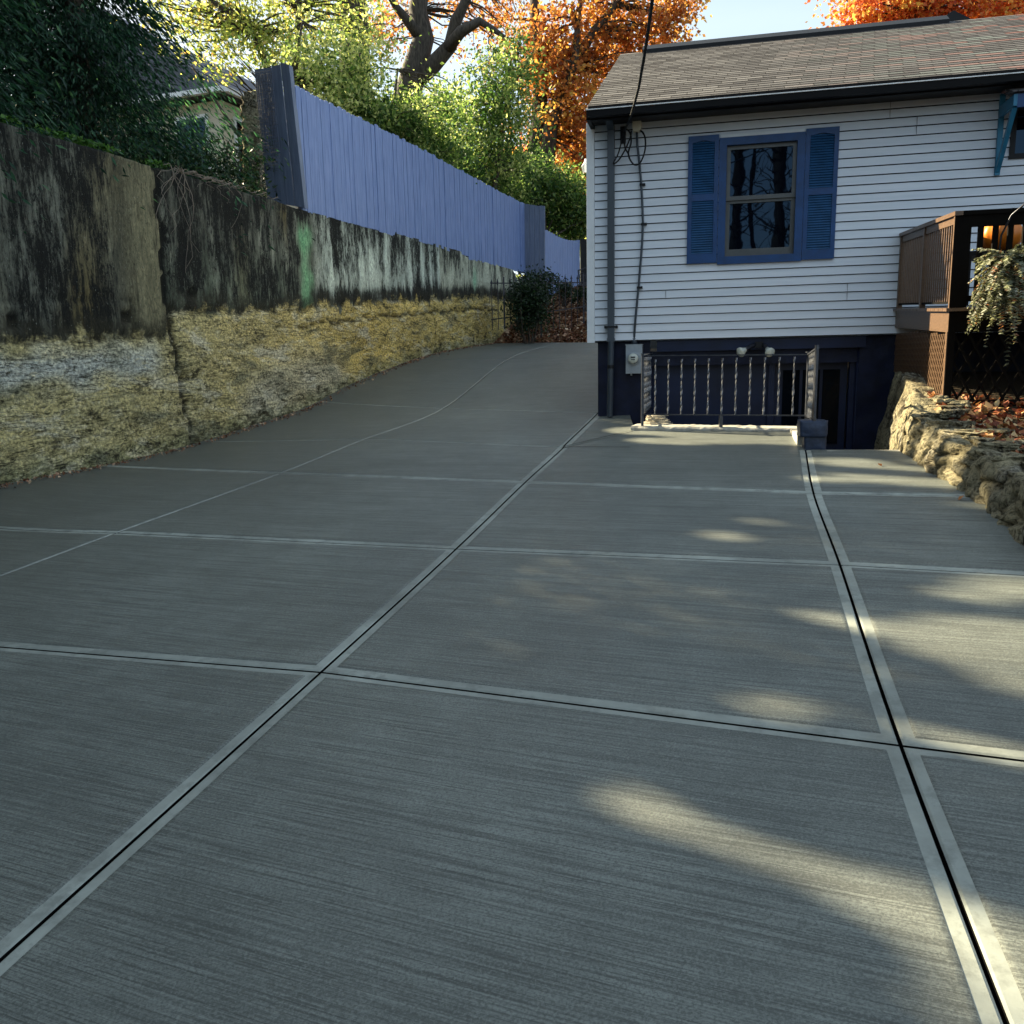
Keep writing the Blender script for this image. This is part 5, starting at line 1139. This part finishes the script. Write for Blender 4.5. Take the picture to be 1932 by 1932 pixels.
# ------------------------------------------------------------------ leaf litter
r=np.random.default_rng(21)
def litter(name,label,n,fn_,size,mat,seed):
    P=[]
    while len(P)<n:
        x,y=fn_(r); P.append((x,y,gh(x,y)+.015+.02*r.random()))
    me=leafmesh(name,np.array(P),size,M[mat],seed,.75,1.6,drop=False); v=bpy.data.objects.new(name,me); COL.objects.link(v); tag(v,label,'leaf litter',kind='stuff')
def bank(r):
    while True:
        s=r.uniform(12.2,17.5); sd=r.uniform(0,5.5); p=WP+fd*s+fn*sd
        if s>12.45-.12*sd+.02 : return p[0],p[1]
litter('leaf_litter','brown fallen leaves covering the bank behind the driveway',15000,bank,.11,'litter',22)
def bed(r):
    while True:
        y=r.uniform(2.5,8.2); x=sx(y)+.32+r.random()**1.2*4.5
        l=toL((x,y,0))
        if l[1]<-2.0: return x,y
litter('bed_leaf_litter','red brown fallen leaves lying on the bed above the stone wall',7000,bed,.075,'litter2',23)
r=np.random.default_rng(77); P=[]
for k in range(1500):
    s_=r.uniform(-4,12.4); o_=.06+abs(r.normal())*.09; p=WP+fd*s_+fn*(o_+.02); P.append((p[0],p[1],dz(p[0],p[1])+.012+.012*r.random()))
me=leafmesh('wall_foot_litter',np.array(P),.035,M['litter'],78,.7,1.6,drop=False); v=bpy.data.objects.new('wall_foot_litter',me); COL.objects.link(v); tag(v,'crumbs of dead leaves and grit lying along the foot of the retaining wall','leaf litter',kind='stuff')
# few leaves on the slab
fl_p=[(1745,857),(1800,868),(1660,880),(1812,944),(1230,960),(1500,905),(735,1163),(1420,860),(1560,1010)]
for k,(u,v_) in enumerate(fl_p[:4]):
    p=G(u,v_); p[2]=dz(p[0],p[1])+.012
    me=leafmesh('fallen_leaf',np.array([p]),.07,M['litter2'],100+k,.7,2,drop=False); v=bpy.data.objects.new('fallen_leaf',me); COL.objects.link(v); tag(v,'single dry leaf lying on the concrete slab near the stone wall','leaf','dry leaves on the slab by the stone wall')
# ------------------------------------------------------------------ hanging fern
fc=hw(3.80,-2.55,.38)
fe=thing('hanging_fern','shaggy pale green fern in a hanging basket in front of the deck railing','fern basket',loc=fc)
r=np.random.default_rng(33); P=[];D=[];T=[]; stm=MB()
for k in range(560):
    a=r.random()*2*math.pi; L=.14+.23*r.random(); el=r.uniform(-.7,1.0); m=34; t=np.linspace(.08,1,m); hx=np.cos(a)*L*t*.95; hy=np.sin(a)*L*t*.75; hz=.10+L*el*t-(.3+1.1*r.random())*L*t*t*1.1
    pts_=np.stack([fc[0]+hx,fc[1]+hy,fc[2]+hz],1); tan=np.gradient(pts_,axis=0); tan/=np.linalg.norm(tan,axis=1)[:,None]; sd=np.cross(tan,[0,0,1.]); sd/=np.linalg.norm(sd,axis=1)[:,None]+1e-6
    w=.035*np.sin(np.clip(t,0,1)*math.pi*.9+.15)
    for sg in (1,-1): P.append(pts_+sd*sg*w[:,None]*.5); D.append(sd*sg+tan*.4); T.append(np.full(m,r.random()))
    stm.tube(pts_[::6],.0015,3,cap=False)
P=np.concatenate(P);D=np.concatenate(D);T=np.concatenate(T)
me=leafmesh('fronds',P,.042,M['fern'],34,.4,.3,D,T,drop=False); v=bpy.data.objects.new('fronds',me); COL.objects.link(v); me.transform(WM[fe.name].inverted()); v.parent=fe
stm.build('frond_stems',M['deckd'],fe)
mb=MB(); mb.lathe(fc-UP*.10,(0,0,1),[(0,.07),(.03,.11),(.16,.15),(.17,.155)],18); mb.build('basket',M['black'],fe,smooth=True)
mb=MB(); a=hw(3.76,-2.25,.56); pts_=[a+UP*0,a+UP*.18+RT*.01,a+UP*.33+RT*.06-AW*.05,a+UP*.43+RT*.16-AW*.12,a+UP*.45+RT*.28-AW*.2,a+UP*.38+RT*.36-AW*.26]; mb.tube(pts_,.008,6); 
mb.tube([pts_[-1],fc+UP*.07],.003,4); mb.build('hook',M['iron'],fe,smooth=True)
# ------------------------------------------------------------------ neighbouring house
nb=thing('neighbour_house','cream house with grey roof and white gutter half hidden behind the evergreen','house',loc=(-8,27,3.8))
c0_=at(422,168,26.0); cz=c0_[2]; base=np.array([c0_[0],c0_[1],0])-fn*.45+fd*.45
def nf(x,y,z): return base+fd*x-fn*y+UP*z      # x along the receding wall, y to the left
M['cream']=paint('cream_siding',(.55,.52,.42),.7,.1,3,(1,1,10)); M['nroof']=paint('grey_roof',(.09,.10,.13),.8,.25,20)
mb=MB(); mb.box(0,10,0,8,3.5,cz-.12,nf); mb.build('wall',M['cream'],nb)
mb=MB(); e=.45; hz_=2.9
P=[nf(-e,-e,cz),nf(10+e,-e,cz),nf(10+e,4,cz+hz_),nf(-e,4,cz+hz_)]; Q=[nf(-e,8+e,cz),nf(10+e,8+e,cz)]
mb.face(*P); mb.face(P[3],P[2],Q[1],Q[0]); mb.face(P[0],P[3],Q[0]); mb.face(P[1],Q[1],P[2]); mb.face(P[0],Q[0],Q[1],P[1])
mb.build('roof',M['nroof'],nb)
mb=MB(); mb.bar(nf(-e,-e-.06,cz),nf(10+e,-e-.06,cz),.14,.14); mb.bar(nf(-e-.06,-e,cz),nf(-e-.06,8+e,cz),.14,.14); mb.build('gutter',M['white'],nb)
for x0 in (.5,2.0,4.2):
    mb=MB(); mb.box(x0,x0+1.1,-.05,.02,cz-2.1,cz-.45,nf); w_=mb.build('window',M['white'],nb); mb=MB(); mb.box(x0+.09,x0+.52,-.07,-.04,cz-2.0,cz-.55,nf); mb.box(x0+.58,x0+1.01,-.07,-.04,cz-2.0,cz-.55,nf); mb.build('glass_pane',M['glass'],w_)
for y0 in (.5,2.2):
    mb=MB(); mb.box(-.05,.02,y0,y0+1.2,cz-2.1,cz-.45,nf); w_=mb.build('window',M['white'],nb); mb=MB(); mb.box(-.07,-.04,y0+.1,y0+1.1,cz-2.0,cz-.55,nf); mb.build('glass_pane',M['glass'],w_)
# stone gate pillar beside the fence panel
sp2=thing('stone_pillar','stack of rough pale stones standing just left of the grey fence panel','stone pillar',loc=at(476,250,15)); mb=MB()
for k,(v_,w) in enumerate([(245,.30),(228,.30),(212,.34),(196,.28),(188,.22)]):
    p=at(478,v_,15); mb.rock(p,(w,.3,.19),k*3+1,None,.3,7)
for k in range(7): p=at(482,262+k*17,15); mb.rock(p,(.34,.3,.2),k*5+2,None,.3,7)
mb.build('stones',M['rubble'],sp2,smooth=True)
# ------------------------------------------------------------------ bare trees across the street (seen in the window glass)
def bare(label,x,y,r_,h,seed,nl=60):
    o_=thing('bare_tree',label,'tree',loc=(x,y,-1),group='bare trees across the street behind the camera'); rr=random.Random(seed)
    tp=[(x+rr.uniform(-.1,.1)*i,y,-1.5+h*i/6) for i in range(7)]; mb=MB(); mb.tube(tp,[r_*(1-i/7.5) for i in range(7)],10,jit=.15); mb.build('trunk',M['bdark'],o_,smooth=True)
    mb=MB()
    for k in range(nl):
        i=rr.uniform(1.2,5.8); j=int(i); a=np.array(tp[j])+(np.array(tp[j+1])-np.array(tp[j]))*(i-j); an=rr.uniform(0,6.28); L=rr.uniform(1.0,3.0)*(1-i/9); b=a+np.array([math.cos(an)*L,math.sin(an)*L,L*rr.uniform(.3,.9)])
        limbs(mb,a,[b],r_*.10,seed*100+k,.15,5)
        for q in range(3): 
            c=a+(b-a)*rr.uniform(.3,.9); limbs(mb,c,[c+np.array([rr.uniform(-1,1),rr.uniform(-1,1),rr.uniform(0,1)])*L*.4],r_*.05,seed*100+k*7+q,.15,4)
    mb.build('branches',M['bdark'],o_,smooth=True)
for k,(x,y,r_,h) in enumerate([(-1.85,-12,.36,15),(-1.08,-12.4,.17,14),(-.48,-11.6,.38,15),(.5,-14,.3,13),(-4.2,-14,.3,13),(3.4,-13,.3,14)]): bare('bare trunked tree standing across the street behind the photographer',x,y,r_,h,k+3)
print('faces',sum(len(o.data.polygons) for o in bpy.data.objects if o.type=='MESH'))
